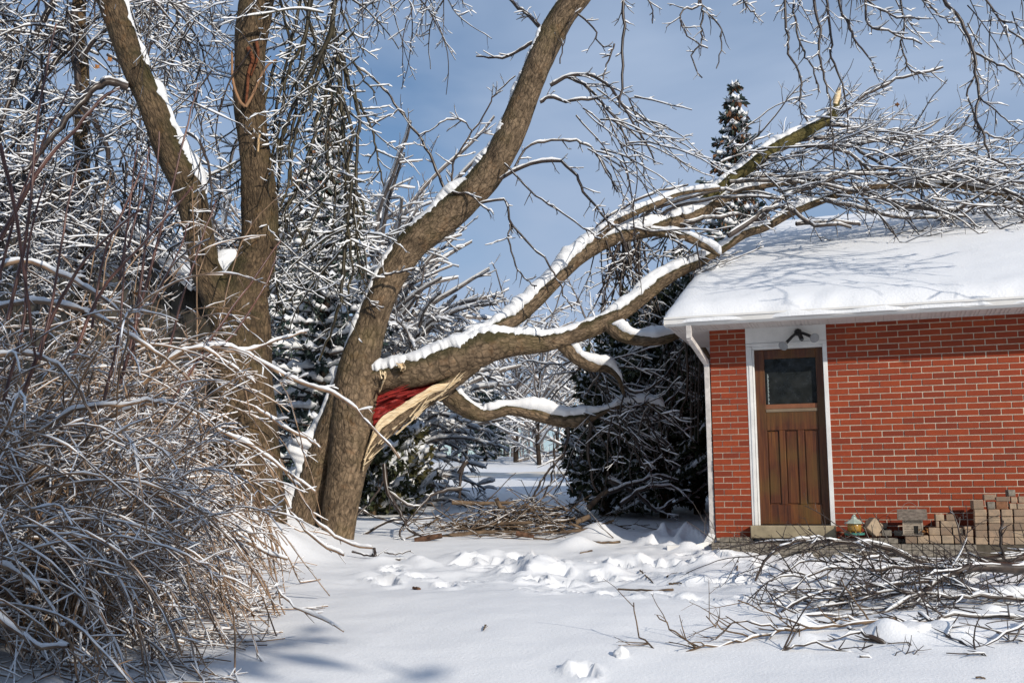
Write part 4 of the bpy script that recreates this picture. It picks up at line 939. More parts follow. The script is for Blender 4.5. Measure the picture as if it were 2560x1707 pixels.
stem_paths = [
    ([(1376, 214), (1416, 192), (1470, 188), (1514, 210), (1550, 250), (1600, 330), (1640, 410)], 12, 4, 13.6, 13.3), ([(1416, 192), (1461, 214), (1497, 250), (1532, 286), (1577, 330), (1626, 371)], 8, 4, 13.6, 13.9),
    ([(1350, 256), (1376, 243), (1425, 254), (1488, 246), (1514, 268), (1550, 313), (1570, 380)], 10, 4, 13.6, 13.4), ([(1250, 448), (1309, 415), (1394, 402), (1438, 438), (1461, 482), (1514, 545), (1559, 594), (1580, 650)], 11, 4, 13.7, 13.3),
    ([(1280, 430), (1318, 371), (1372, 353), (1425, 353), (1470, 366), (1514, 415), (1540, 480)], 8, 4, 13.7, 13.9), ([(1262, 410), (1291, 438), (1336, 487), (1394, 527), (1470, 576), (1500, 600)], 6, 3.5, 13.6, 13.2),
    ([(1200, 508), (1264, 502), (1278, 558), (1331, 616), (1372, 661), (1394, 700), (1412, 745), (1440, 770)], 7, 3.5, 13.7, 13.3), ([(1275, 560), (1273, 603), (1287, 661), (1313, 697), (1340, 715)], 5, 3.5, 13.6, 13.4),
    ([(1555, -80), (1556, 0), (1559, 67), (1556, 179), (1551, 268)], 10, 6, 13.2, 13.2), ([(1536, 110), (1520, 150), (1505, 200)], 5, 4, 13.25, 13.25),
    ([(1331, 107), (1291, 129), (1251, 147), (1188, 143)], 10, 4, 13.6, 13.8), ([(1110, 470), (1090, 420), (1060, 360), (1019, 303), (985, 255), (955, 217), (915, 185), (880, 153)], 11, 6, 14.0, 13.7),
    ([(1127, 470), (1132, 420), (1143, 383), (1181, 328), (1223, 265), (1242, 230), (1290, 190)], 8, 4, 13.9, 13.7), ([(1354, 75), (1330, 45), (1305, 27), (1273, -5), (1220, -60)], 15, 9, 13.6, 13.8),
    ([(1019, 300), (1000, 275), (950, 300), (920, 310)], 5, 3.5, 13.8, 13.7), ([(1181, 328), (1150, 300), (1110, 300), (1090, 320), (1050, 338)], 5, 3, 13.8, 13.7), ([(1400, 160), (1410, 110), (1425, 60), (1440, 20)], 5, 3, 13.4, 13.3),
    ([(1435, 30), (1480, 65), (1500, 110), (1530, 115)], 6, 3, 13.5, 13.3), ([(1130, 480), (1180, 490), (1210, 520), (1235, 530)], 6, 3, 13.75, 13.5), ([(930, 700), (960, 690), (1000, 680), (1040, 672)], 6, 4, 13.7, 13.5), ([(900, 720), (930, 760), (960, 770)], 5, 3.5, 13.75, 13.6)]
for pts, a, b, Y, Y2 in stem_paths: along(tw_stem, rng, rows_(pts, a, b, Y, Y2), TWS)
for i in range(26):                                     # cascade of small branches to the right of the stem
    x = rng.uniform(1440, 1600); y = rng.uniform(190, 430); p = at(x, y, rng.uniform(13.2, 14.2))
    grow(tw_stem, rng, p, (rng.uniform(0.2, 0.8), rng.uniform(-0.4, 0.4), rng.uniform(-0.6, 0.1)), rng.uniform(0.8, 1.9), 0.010, [lev(0.14, 0.1, -0.9, 1.2, 4.5, (0.2, 0.6), 0.009, 0.8, 0.1), lev(0.08, 0.12, -0.3, 2.2, 5, (0.06, 0.22), 0.007, 0.8), lev(0.06, 0.12, 0.2, 1.0, 0, (0.06, 0.14), 0.005)])
# overhead crown that hangs into the picture from the arching stem
over_paths = [([(1950, -330), (1958, -120), (1962, 0), (1971, 89), (1972, 134), (2002, 185), (2002, 232), (2000, 268), (2015, 304)], 9, 4, 12.9, 12.7), ([(2010, -330), (2025, -120), (2033, 0), (2051, 80), (2047, 134), (2060, 192), (2073, 250), (2080, 330), (2085, 420)], 10, 4, 12.8, 12.6),
    ([(2050, -330), (2058, -100), (2064, 0), (2078, 89), (2082, 147), (2105, 201), (2113, 260), (2120, 330)], 9, 4, 12.8, 13.0), ([(2130, -330), (2155, -100), (2163, 0), (2176, 67), (2225, 80), (2305, 107)], 9, 4, 12.7, 12.6), ([(2300, -290), (2335, -100), (2359, 0), (2399, 45), (2426, 112), (2439, 179), (2448, 232), (2439, 290), (2457, 335), (2475, 388), (2538, 415), (2600, 400)], 12, 5, 12.55, 12.3),
    ([(2432, 128), (2470, 150), (2515, 170), (2580, 210)], 7, 4, 12.5, 12.4), ([(1730, -265), (1750, -120), (1752, 0), (1756, 31), (1754, 80), (1752, 103), (1729, 147), (1756, 196)], 7, 3.5, 13.1, 13.0), ([(1735, -100), (1747, 9), (1707, 27), (1703, 58), (1725, 94), (1770, 120)], 6, 3.5, 13.1, 12.9), ([(1756, 27), (1796, 58), (1801, 116), (1792, 170)], 5, 3, 13.05, 13.0),
    ([(1990, -300), (1985, 0), (1990, 60), (2010, 130), (2030, 170), (2045, 230)], 7, 4, 13.0, 12.9), ([(2080, -320), (2095, 0), (2120, 50), (2130, 90), (2170, 140), (2190, 185)], 8, 4, 12.8, 12.5), ([(2200, -320), (2250, 0), (2262, 60), (2255, 120), (2275, 175), (2330, 190)], 7, 4, 12.7, 12.6),
    ([(2440, 185), (2420, 230), (2435, 290), (2440, 330)], 6, 4, 12.5, 12.5), ([(2250, -330), (2290, -60), (2330, 20), (2390, 60)], 8, 4, 12.6, 12.5), ([(2060, -320), (2120, -60), (2180, 10), (2240, 40), (2300, 50)], 8, 4, 12.8, 12.6), ([(1820, -310), (1850, -80), (1860, 0), (1880, 30), (1890, 45)], 6, 3, 13.0, 13.0), ([(1640, -210), (1622, -60), (1620, 0), (1635, 30), (1632, 60)], 5, 3, 13.2, 13.2),
    ([(2400, -260), (2440, -60), (2480, 20), (2530, 80), (2600, 120)], 8, 4, 12.4, 12.3), ([(2455, 330), (2500, 345), (2540, 350)], 5, 3, 12.4, 12.4), ([(2447, 240), (2500, 290), (2545, 330)], 5, 3, 12.4, 12.3)]
for pts, a, b, Y, Y2 in over_paths: along(tw_over, rng, rows_(pts, a, b, Y, Y2), TWS)
for i in range(22):
    x = rng.choice([rng.uniform(1960, 2180), rng.uniform(2180, 2560)]); p = at(x, rng.uniform(-120, 60), rng.uniform(12.4, 13.2))
    grow(tw_over, rng, p, (rng.uniform(-0.3, 0.6), rng.uniform(-0.4, 0.4), -0.7), rng.uniform(0.5, 1.3), 0.009, TWS)
for i in range(34):                                     # drooping twigs over the gap left of the stem, from branches above the frame
    x = rng.uniform(840, 1130); p = at(x, rng.uniform(-160, 20), rng.uniform(13.0, 14.6))
    grow(tw_over, rng, p, (rng.uniform(-0.5, 0.5), rng.uniform(-0.4, 0.4), rng.uniform(-0.9, -0.2)), rng.uniform(0.6, 1.7), 0.010, TWS)
for i in range(60):                                     # the crown's outer end, over the yard right of the picture, whose shade falls on the roof
    p = (rng.uniform(5.6, 7.4), rng.uniform(8.6, 10.6), rng.uniform(4.9, 6.6))
    grow(tw_over, rng, p, (rng.uniform(-0.5, 0.8), rng.uniform(-0.6, 0.6), rng.uniform(-0.5, 0.5)), rng.uniform(0.6, 1.4), 0.008, TWS)
# crown lying over the garage roof
CRW = [lev(0.14, 0.10, -0.25, 0.15, 3.8, (0.4, 1.4), 0.013, 0.75, 0.1, zb=0.1), lev(0.09, 0.14, -0.6, 1.2, 5.5, (0.15, 0.55), 0.009, 0.9, 0.1), lev(0.06, 0.14, 0.0, 1.6, 0, (0.06, 0.2), 0.0065, 0.8)]
roof_paths = [([(2070, 296), (2136, 263), (2158, 241), (2225, 205), (2292, 187), (2359, 170)], 10, 5, 15.05), ([(2060, 312), (2130, 318), (2220, 330), (2290, 335), (2350, 300)], 11, 5, 15.1), ([(1980, 352), (2050, 345), (2110, 350), (2180, 400), (2240, 430)], 13, 6, 15.1),
    ([(1700, 545), (1800, 470), (1900, 440), (2000, 445), (2090, 440), (2180, 425), (2250, 420)], 14, 7, 15.0), ([(1880, 420), (1960, 372), (2040, 365), (2120, 385), (2200, 440), (2280, 455)], 12, 6, 14.9), ([(1823, 455), (1900, 452), (2000, 455), (2100, 470), (2200, 500)], 12, 6, 14.8),
    ([(1820, 590), (1880, 550), (1910, 525), (1970, 520), (2030, 560), (2130, 565)], 16, 8, 14.7), ([(1860, 580), (1950, 500), (2030, 465), (2110, 440), (2190, 435), (2280, 440), (2330, 425)], 14, 6, 15.0), ([(1990, 560), (2060, 555), (2130, 558), (2150, 562)], 12, 7, 14.8),
    ([(2158, 470), (2220, 505), (2290, 520), (2380, 525), (2430, 500)], 15, 9, 15.2), ([(2270, 464), (2350, 440), (2420, 440), (2500, 470), (2560, 500)], 13, 8, 15.3), ([(2380, 465), (2440, 450), (2500, 445), (2560, 470), (2620, 500)], 13, 8, 15.25), ([(2200, 395), (2280, 380), (2340, 365), (2390, 362), (2440, 385)], 11, 5, 15.3),
    ([(2110, 370), (2200, 350), (2290, 355), (2330, 360), (2400, 370)], 9, 5, 15.4), ([(1640, 585), (1700, 560), (1780, 545), (1850, 540), (1900, 555)], 12, 6, 14.6), ([(1560, 590), (1620, 530), (1700, 500), (1800, 480), (1880, 470)], 13, 6, 14.5), ([(1480, 615), (1500, 560), (1560, 520), (1640, 480), (1720, 462)], 9, 5, 14.4),
    ([(1600, 575), (1680, 520), (1770, 500), (1850, 490), (1960, 500)], 10, 5, 14.7), ([(2060, 500), (2150, 520), (2230, 540), (2330, 545), (2420, 540)], 12, 6, 15.1)]
for pts, a, b, Y in roof_paths: along(tw_roof, rng, rows_(pts, a, b, Y, Y + rng.uniform(-0.3, 0.5)), CRW, both_floor)
for i in range(130):
    t = rng.random(); x = 1760 + 800 * t ** 0.85; y = rng.uniform(330, 470) if t < 0.45 else rng.uniform(400, 510)
    p = at(x, y + 30, rng.uniform(14.7, 16.2))
    grow(tw_roof, rng, p, (rng.uniform(0.1, 1), rng.uniform(-0.6, 0.6), rng.uniform(-0.5, 0.5)), rng.uniform(0.5, 1.8), rng.uniform(0.009, 0.016), CRW, floor=both_floor)
for i in range(90):                                     # fine twigs fanning up and over from the broken crown
    t = rng.random(); p = at(2030 + 420 * t, 300 + 130 * t + rng.uniform(-40, 60), rng.uniform(14.6, 16.0))
    grow(tw_roof, rng, p, (rng.uniform(0.3, 1), rng.uniform(-0.5, 0.5), rng.uniform(-0.1, 0.7)), rng.uniform(0.5, 1.3), rng.uniform(0.008, 0.012), CRW, floor=both_floor)
for i in range(40):                                     # droop in front of the roof edge and the gap under the upper limb
    x = rng.uniform(1500, 1760); y = rng.uniform(520, 620); p = at(x, y, rng.uniform(14.3, 15.2))
    grow(tw_roof, rng, p, (rng.uniform(-0.5, 0.6), rng.uniform(-0.2, 0.6), rng.uniform(-0.9, 0.3)), rng.uniform(0.6, 1.6), 0.012, CRW, floor=both_floor)
for i in range(16):
    x = rng.uniform(1520, 1610); p = at(x, 600, 14.55)
    grow(tw_roof, rng, p, (rng.uniform(-0.35, 0.35), rng.uniform(-0.3, 0.5), -1), rng.uniform(0.7, 1.4), 0.018, CRW, floor=both_floor)
# twigs hanging from the low limbs in front of the cedars
LOWP = [lev(0.15, 0.11, -0.5, 0.6, 3.8, (0.4, 1.3), 0.013, 0.8, 0.1), lev(0.10, 0.13, -0.5, 1.3, 4.5, (0.2, 0.6), 0.010, 0.85), lev(0.07, 0.12, 0.0, 1.2, 0, (0.08, 0.22), 0.007)]
low_paths = [([(1420, 1058), (1418, 1110), (1395, 1150), (1365, 1180), (1345, 1220), (1330, 1250)], 9, 5, 14.55), ([(1385, 1120), (1384, 1160), (1376, 1200), (1360, 1240)], 6, 4, 14.5), ([(1655, 1019), (1690, 980), (1720, 940), (1715, 900)], 8, 5, 14.9), ([(1500, 1035), (1540, 1080), (1590, 1130), (1620, 1180)], 10, 6, 14.8),
    ([(1480, 1050), (1470, 1100), (1475, 1160), (1490, 1230)], 12, 6, 14.8), ([(1510, 918), (1480, 960), (1460, 990)], 8, 5, 14.4), ([(1545, 945), (1580, 980), (1640, 960), (1690, 900), (1720, 830)], 9, 5, 14.7), ([(1710, 835), (1720, 920), (1715, 990), (1690, 1060)], 8, 5, 14.4),
    ([(1570, 1015), (1620, 1060), (1660, 1100), (1690, 1130)], 8, 5, 15.0), ([(1560, 985), (1590, 1040), (1640, 1050)], 8, 5, 14.7), ([(1500, 1240), (1580, 1210), (1640, 1190), (1700, 1200)], 12, 7, 15.3), ([(1520, 1200), (1600, 1240), (1640, 1275), (1680, 1250)], 14, 8, 15.4), ([(1550, 1260), (1600, 1225), (1650, 1215), (1700, 1225)], 10, 7, 15.0)]
for pts, a, b, Y in low_paths: along(tw_low, rng, rows_(pts, a, b, Y, Y + 0.2), LOWP, both_floor)
for i in range(46):
    x, y = rng.choice([(1490, 1040), (1540, 1015), (1510, 920), (1470, 905), (1700, 840), (1600, 850), (1560, 985), (1620, 1012)])
    p = at(x + rng.uniform(-25, 25), y, rng.uniform(14.4, 15.2))
    grow(tw_low, rng, p, (rng.uniform(-0.6, 0.9), rng.uniform(-0.3, 0.7), rng.uniform(-0.9, 0.35)), rng.uniform(0.7, 1.9), 0.014, LOWP, floor=both_floor)
for nm, ls, par, sd in (('twigs', tw_stem, trunk, 4), ('overhead_twigs', tw_over, trunk, 4), ('crown_twigs', tw_roof, lb, 4), ('hanging_twigs', tw_low, lo, 4)):
    o = twig_mesh(nm, ls, sd, TWIG, par, ti)
    snow_mesh('twig_snow', ls, SNOW_T, par, thick=0.0105, gain=0.8, cover=0.93, inv=ti, width=1.0)
    print(nm, len(ls))

# ------------------------------------------------------------------ twin-stemmed tree behind the shrub
tw_loc = Vector(at(635, 1375, 13.0))
twin, wi = thing('twin_stem_tree', tw_loc, 'mossy old tree with two upright stems rising behind the arching shrub', 'tree')
tk, TP, TR = limb('trunk', [(640, 1420, 190, 13), (635, 1350, 172, 13), (628, 1250, 160, 13), (618, 1100, 154, 13), (608, 950, 150, 13), (602, 850, 148, 13), (600, 770, 140, 13), (615, 710, 118, 13.02), (635, 660, 100, 13.05), (648, 600, 92, 13.05), (650, 536, 88, 13.05), (645, 446, 84, 13.05), (634, 357, 78, 13.05), (626, 268, 80, 13.05), (624, 179, 84, 13.0), (627, 89, 86, 13.0), (641, 0, 88, 13.0), (655, -80, 84, 13.0), (670, -220, 76, 13.0), (690, -420, 60, 13.0)], twin, wi, BARK2, sides=28, lump=0.06)
ls_, LSP, LSR = limb('left_stem', [(575, 800, 110, 12.95), (545, 740, 92, 12.9), (520, 690, 80, 12.88), (504, 630, 74, 12.85), (490, 560, 76, 12.85), (478, 500, 82, 12.85), (462, 446, 86, 12.82), (436, 400, 80, 12.8), (412, 350, 74, 12.8), (390, 290, 70, 12.8), (370, 240, 72, 12.8), (345, 185, 72, 12.8), (322, 130, 68, 12.8), (305, 80, 68, 12.75), (285, 20, 70, 12.75), (262, -40, 66, 12.7), (230, -140, 58, 12.6), (190, -300, 44, 12.5)], twin, wi, BARK2, sides=24, lump=0.06)
snowcap('snow_cover', LSP, LSR, ls_, wi, 0.045, 0.6, rag=0.7, seed=51, lo=0.30, hi=0.62, minh=0.02)
snowcap('snow_cover', LSP, LSR, ls_, wi, 0.05, 0.75, rag=0.6, seed=52, lo=0.36, hi=0.46, minh=0.02)
snowcap('snow_cover', LSP, LSR, ls_, wi, 0.03, 0.4, rag=0.5, seed=53, lo=0.66, hi=0.88, minh=0.02)
# snow wedge in the fork
import bmesh
bm = bmesh.new(); bmesh.ops.create_icosphere(bm, subdivisions=4, radius=1.0)
cpt = Vector(at(563, 662, 13.06))
for v in bm.verts:
    c = v.co; n_ = float(fbm(c.x * 1.6 + 3, c.z * 1.6 + c.y, 3, 1)); s = 1 + 0.25 * n_
    v.co = Vector((c.x * 0.34 * s, c.y * 0.24 * s, c.z * (0.30 if c.z < 0 else 0.17) * s + 0.10 * c.x)) + cpt - tw_loc
me = bpy.data.meshes.new('fork_snow'); bm.to_mesh(me); bm.free()
for p in me.polygons: p.use_smooth = True
me.materials.append(SNOW_L); link('fork_snow', me, tk)
# torn scar on the right stem, with V-shaped strips of bark
m_scar = m_plain('torn scar wood', (0.16, 0.055, 0.025), 0.8, 0.2, 0.35, 20, 0.6)
for pts, w0, w1, mtl in (([(580, 130), (582, 200), (598, 250), (614, 268)], 6, 9, m_plain('peeled strip', (0.30, 0.16, 0.08), 0.7)), ([(614, 268), (630, 240), (648, 200), (668, 165), (690, 150)], 9, 6, m_plain('peeled strip b', (0.28, 0.15, 0.075), 0.7)), ([(620, 120), (632, 150), (622, 180), (618, 230), (614, 262)], 12, 6, m_scar), ([(640, 100), (645, 140), (628, 190)], 10, 5, m_scar), ([(648, 330), (645, 380)], 8, 5, m_plain('pale split', (0.5, 0.33, 0.17), 0.7))):
    P_, R_w = path(rows_(pts, w0, w1, 12.77)); V, F, _ = tube_arrays(*smooth_path(P_, R_w, 14), 7); mesh_np('peeled_bark', V, F, mtl, tk, inv=wi)
hang_rows = [([(831, 64), (790, 190), (765, 260), (738, 330), (722, 420), (705, 520)], 11, 6), ([(764, 86), (745, 200), (740, 290), (720, 380), (735, 470)], 11, 6), ([(800, 120), (830, 250), (815, 360), (840, 470), (825, 600)], 10, 6), ([(716, 319), (690, 390), (672, 470), (700, 600)], 10, 6), ([(847, 223), (880, 330), (872, 430), (895, 520), (885, 640)], 10, 5), ([(837, -150), (837, 0), (831, 64), (843, 128), (847, 223), (856, 319), (866, 446), (868, 600), (850, 760)], 16, 9), ([(831, 60), (821, 105), (780, 178), (748, 242), (716, 319), (700, 420)], 14, 7), ([(843, 128), (834, 153), (818, 223), (792, 303), (786, 344), (770, 430)], 12, 7), ([(843, 130), (859, 153), (872, 217), (894, 255), (898, 319), (891, 446), (880, 560)], 14, 7),
    ([(775, 0), (764, 86), (732, 153), (713, 210), (700, 300), (690, 420)], 11, 6), ([(750, -60), (770, 40), (790, 110), (800, 180)], 10, 6), ([(700, 0), (720, 80), (740, 140)], 8, 5), ([(760, -50), (740, 60), (715, 160), (690, 280), (680, 400), (690, 520)], 10, 6), ([(900, 255), (918, 300), (935, 340), (945, 400), (958, 470)], 8, 4), ([(880, 150), (905, 190), (940, 230)], 7, 4),
    ([(690, 150), (660, 260), (650, 340), (655, 430)], 9, 6), ([(700, 420), (690, 520), (680, 640), (700, 760)], 9, 5), ([(786, 344), (760, 420), (730, 500), (690, 560), (660, 640)], 10, 6), ([(850, 760), (830, 820), (800, 900)], 9, 5), ([(868, 446), (910, 520), (890, 600), (900, 680)], 8, 5), ([(880, 440), (870, 560), (880, 660), (870, 740)], 8, 5)]
HG = [lev(0.13, 0.11, -0.35, 0.1, 4.6, (0.3, 1.0), 0.0125, 0.85, 0.1), lev(0.08, 0.15, -1.0, 3.4, 4.6, (0.2, 0.62), 0.010, 0.95), lev(0.055, 0.15, -0.4, 3.2, 0, (0.08, 0.26), 0.008)]
rng = random.Random(44); hg = []
for pts, a, b in hang_rows: along(hg, rng, rows_(pts, a, b, 13.0 + rng.uniform(-0.35, 0.5), 13.1), HG, ground_floor)
for i in range(130):
    x = rng.uniform(640, 900); p = at(x, rng.uniform(-150, 720), rng.uniform(12.7, 14.6))
    grow(hg, rng, p, (rng.uniform(-0.9, 0.7), rng.uniform(-0.4, 0.5), rng.uniform(-1, 0.1)), rng.uniform(0.5, 1.5), rng.uniform(0.009, 0.016), HG, floor=ground_floor)
hb = twig_mesh('hanging_branches', hg, 4, TWIG_MOSS, twin, wi); snow_mesh('branch_snow', hg, SNOW_T, hb, thick=0.013, gain=1.0, cover=0.9, inv=Matrix())
hb.data.update()
# the snow child is given in the parent's local space: its parent sits at the tree's origin
for c in hb.children: c.data.transform(wi)
tl = []
for i in range(46):
    x = rng.uniform(300, 700); p = at(x, rng.uniform(-200, 330), rng.uniform(12.4, 14.2))
    grow(tl, rng, p, (rng.uniform(-0.6, 0.6), rng.uniform(-0.4, 0.4), rng.uniform(-0.8, 0.2)), rng.uniform(0.7, 1.8), rng.uniform(0.008, 0.013), HG)
for pts, a, b in ([(320, 220), (270, 205), (230, 225), (195, 265), (150, 320), (90, 390), (60, 430)], 26, 12), ([(468, 332), (500, 360), (525, 430), (530, 520), (545, 580)], 9, 5), ([(325, 265), (330, 300), (355, 330), (360, 360)], 8, 5):
    along(tl, rng, rows_(pts, a, b, 12.7, 12.3), HG)
o = twig_mesh('twigs', tl, 4, TWIG, ls_, wi); snow_mesh('twig_snow', tl, SNOW_T, ls_, thick=0.011, gain=0.9, inv=wi)
print('hang', len(hg), len(tl))

# ------------------------------------------------------------------ weeping tree on the far left, in front of the neighbour's house
wl = Vector((-5.9, 15.5, float(gz0(-5.9, 15.5))))
weep, vi = thing('weeping_tree', wl, 'tree with a dense curtain of drooping snowy twigs before the dark house', 'tree')
_, WP, WR = limb('trunk', [(195, 1300, 60, 15.5), (195, 1000, 50, 15.5), (200, 700, 44, 15.5), (205, 400, 40, 15.5), (205, 200, 38, 15.5), (195, 60, 36, 15.5), (210, -120, 30, 15.5)], weep, vi, BARK2, lump=0.05)
rng = random.Random(63); wv = []
WPP = [lev(0.15, 0.09, -0.85, 0.2, 5.0, (0.4, 1.2), 0.012, 0.7, 0.1), lev(0.09, 0.13, -1.3, 3.0, 4.8, (0.22, 0.7), 0.0095, 0.9), lev(0.06, 0.15, -0.5, 3.2, 0, (0.1, 0.32), 0.008)]
for i in range(230):
    x = rng.uniform(-160, 440); y = rng.uniform(-260, 560) if x < 350 else rng.uniform(-260, 200); p = at(x, y, rng.uniform(14.2, 16.4))
    grow(wv, rng, p, (rng.uniform(-0.6, 0.6), rng.uniform(-0.4, 0.4), rng.uniform(-0.6, 0.5)), rng.uniform(1.0, 2.7), rng.uniform(0.010, 0.022), WPP)
for pts, a, b in ([(185, 30), (190, 150), (200, 250), (240, 310), (270, 380), (285, 480)], 24, 12), ([(160, -40), (70, 120), (20, 260), (-20, 400)], 20, 10), ([(190, 100), (120, 180), (60, 300), (40, 420)], 18, 9), ([(200, 150), (260, 80), (330, 60), (400, 120)], 14, 7):
    along(wv, rng, rows_(pts, a, b, 15.2, 14.6), WPP)
for i in range(130):
    p = at(rng.uniform(-60, 470), rng.uniform(360, 640), rng.uniform(13.2, 15.0))
    grow(wv, rng, p, (rng.uniform(-0.8, 0.8), rng.uniform(-0.4, 0.4), rng.uniform(-0.7, 0.5)), rng.uniform(0.5, 1.3), rng.uniform(0.008, 0.014), WPP)
wt_ = twig_mesh('weeping_twigs', wv, 4, TWIG, weep, vi); snow_mesh('twig_snow', wv, SNOW_T, weep, thick=0.013, gain=1.0, cover=0.92, inv=vi)
print('weep', len(wv))
# ------------------------------------------------------------------ evergreens
def needle_mesh(name, lines, per_m, size, width, matl, parent, inv=None, seed=1, droop=0.25, spread=0.9, upward=0.0):
    rs = np.random.default_rng(seed); Vs = []
    for P, R in group_lines(lines):
        N, m = P.shape[:2]; seg = np.linalg.norm(np.diff(P, axis=1), axis=2).sum(1)
        cnt = np.maximum(1, (seg * per_m).astype(int)); idx = np.repeat(np.arange(N), cnt); k = len(idx)
        t = rs.random(k) * (m - 1); i = np.minimum(t.astype(int), m - 2); f = (t - i)[:, None]
        A = P[idx, i]; B = P[idx, i + 1]; p = A * (1 - f) + B * f
        T = B - A; T /= np.linalg.norm(T, axis=1, keepdims=True) + 1e-9
        q = rs.normal(size=(k, 3)) * spread; d = T + q; d[:, 2] += upward - droop; d /= np.linalg.norm(d, axis=1, keepdims=True)
        s = np.cross(d, rs.normal(size=(k, 3))); s /= np.linalg.norm(s, axis=1, keepdims=True) + 1e-9
        ln = size * (0.6 + 0.8 * rs.random((k, 1))); w = width * (0.6 + 0.8 * rs.random((k, 1)))
        Vs.append(np.stack([p, p + d * ln * 0.55 + s * w, p + d * ln, p + d * ln * 0.55 - s * w], 1).reshape(-1, 3))
    V = np.concatenate(Vs); F = np.arange(len(V)).reshape(-1, 4)
    return mesh_np(name, V, F, matl, parent, smooth=False, inv=inv)
def m_leafy(name, a, b):
    m, t, bs = mat(name); g = t.nodes.new('ShaderNodeNewGeometry'); v = coords(t)
    c = ramp(t, [(0.0, a), (1.0, b)], g.outputs['Random Per Island']).outputs[0]
    c = mixc(t, ramp(t, [(0.4, 0.0), (0.7, 0.5)], noise(t, v, 1.4, 3)).outputs[0], c, tuple(0.5 * x for x in a))
    t.links.new(c, bs.inputs['Base Color']); bs.inputs['Roughness'].default_value = 0.6; bs.inputs['Specular IOR Level'].default_value = 0.3
    return m
SPRUCE = m_leafy('spruce needles', (0.022, 0.040, 0.036), (0.06, 0.085, 0.07)); CEDAR = m_leafy('cedar sprays', (0.020, 0.030, 0.014), (0.06, 0.065, 0.025))
CONES = m_leafy('spruce cones', (0.14, 0.06, 0.03), (0.26, 0.13, 0.06))
def spruce_lines(rng, H, R, levels, lowest=0.05, per=5, droop=-0.5):
    main, subs = [], []
    for k in range(levels):
        t = lowest + (0.985 - lowest) * (k / (levels - 1)) ** 0.95
        L0 = R * (1 - t) ** 0.8 + 0.03 * R
        for j in range(per):
            a = 2 * pi * (j + rng.random() * 0.8) / per + k * 1.3; L = L0 * rng.uniform(0.7, 1.12)
            out = []
            prm = [lev(max(L / 6, 0.05), 0.05, droop / max(L, 0.3), 1.1 / max(L, 0.3), 7.0 / max(R, 0.6), (0.22 * L0 + 0.05, 0.45 * L0 + 0.08), 0.012, 0.75, 0.15, zb=-0.1), lev(max(L0 / 10, 0.05), 0.06, -0.5, 0.2, 0, (0.1, 0.2), 0.008)]
            grow(out, rng, (0, 0, t * H), (cos(a), sin(a), 0.28 - 0.15 * (1 - t)), L, 0.02 + 0.012 * R * (1 - t), prm)
            main.append(out[0]); subs += out[1:]
    return main, subs
TRUNK_D = m_plain('dark conifer bark', (0.035, 0.026, 0.02), 0.9, 0.2, 0.3, 12)
def spruce(name, loc, H, R, levels, label, group=None, needles=26, size=0.16, snow=0.05, seed=1, cones=False, per=5, lowest=0.05, width=0.03, snowy=True):
    rng = random.Random(seed); t, inv = thing(name, Vector(loc), label, 'tree', group)
    m, s = spruce_lines(rng, H, R, levels, lowest, per)
    P = np.array([(0, 0, -0.3), (0.02, 0, H * 0.4), (0, 0.02, H * 0.99)]); Rr = np.array([H * 0.014 + 0.03, H * 0.009 + 0.02, 0.01])
    limb('trunk', None, t, None, TRUNK_D, sides=10, per=H / 20, P=P, R=Rr * 0.8)
    o = twig_mesh('branches', m + s, 3, TWIG, t)
    needle_mesh('crown', m + s, needles, size, width, SPRUCE, t, seed=seed)
    if cones: needle_mesh('cones', [l for l in m + s if l[0][0][2] > H * cones], 16, size * 0.9, width * 0.9, CONES, t, seed=seed + 1, droop=1.6, spread=0.3)['kind'] = 'stuff'
    if snowy: snow_mesh('bough_snow', m, SNOW_T, t, thick=snow * 0.7, gain=1.5, cover=0.92, width=7.0, steep=0.97, sub=3)
    if snowy: snow_mesh('snow_load', s, SNOW_T, t, thick=snow, gain=1.5, cover=0.8, width=4.6, steep=0.97, sub=2)
    return t
# spruce behind the split tree and the pointed one beyond the roof
gzf = lambda x, y: float(gz0(x, y))
x_, y_, _z = at(806, 1150, 19.5); spruce('spruce', (x_, y_, gzf(x_, y_) - 0.1), 8.0, 1.75, 30, 'dark spruce loaded with snow standing behind the hanging mossy branches', seed=4, needles=34, size=0.15, snow=0.085, cones=0.72, per=6)
x_, y_, _z = at(1864, 1000, 27.0); spruce('spruce', (x_, y_, gzf(x_, y_)), at(1864, 208, 27.0)[2] - gzf(x_, y_), 2.2, 26, 'pointed spruce with brown cones showing above the garage roof', seed=8, needles=30, size=0.2, snow=0.11, cones=0.45, per=6, width=0.045)
x_, y_, _z = at(1212, 1140, 52); spruce('spruce', (x_, y_, gzf(x_, y_)), 5.2, 1.1, 16, 'small slim snowy spruce far beyond the street', seed=9, needles=14, size=0.3, snow=0.09, width=0.07)
def cedar_lines(rng, H, R, n, lean=0.0):
    out = []
    prm = [lev(0.2, 0.07, -0.1, 0.9, 3.2, (0.25, 0.7), 0.012, 0.7, 0.25), lev(0.12, 0.1, -0.5, 0.5, 0, (0.1, 0.3), 0.008, 0.8)]
    for i in range(n):
        t = rng.random() ** 0.8; a = rng.uniform(0, 2 * pi); L = R * (0.55 + 0.6 * (1 - t) ** 0.6) * rng.uniform(0.7, 1.1)
        grow(out, rng, (rng.gauss(0, 0.06), rng.gauss(0, 0.06), 0.05 * H + t * H * 0.85), (cos(a), sin(a), rng.uniform(0.1, 0.7)), L, 0.014, prm)
    return out
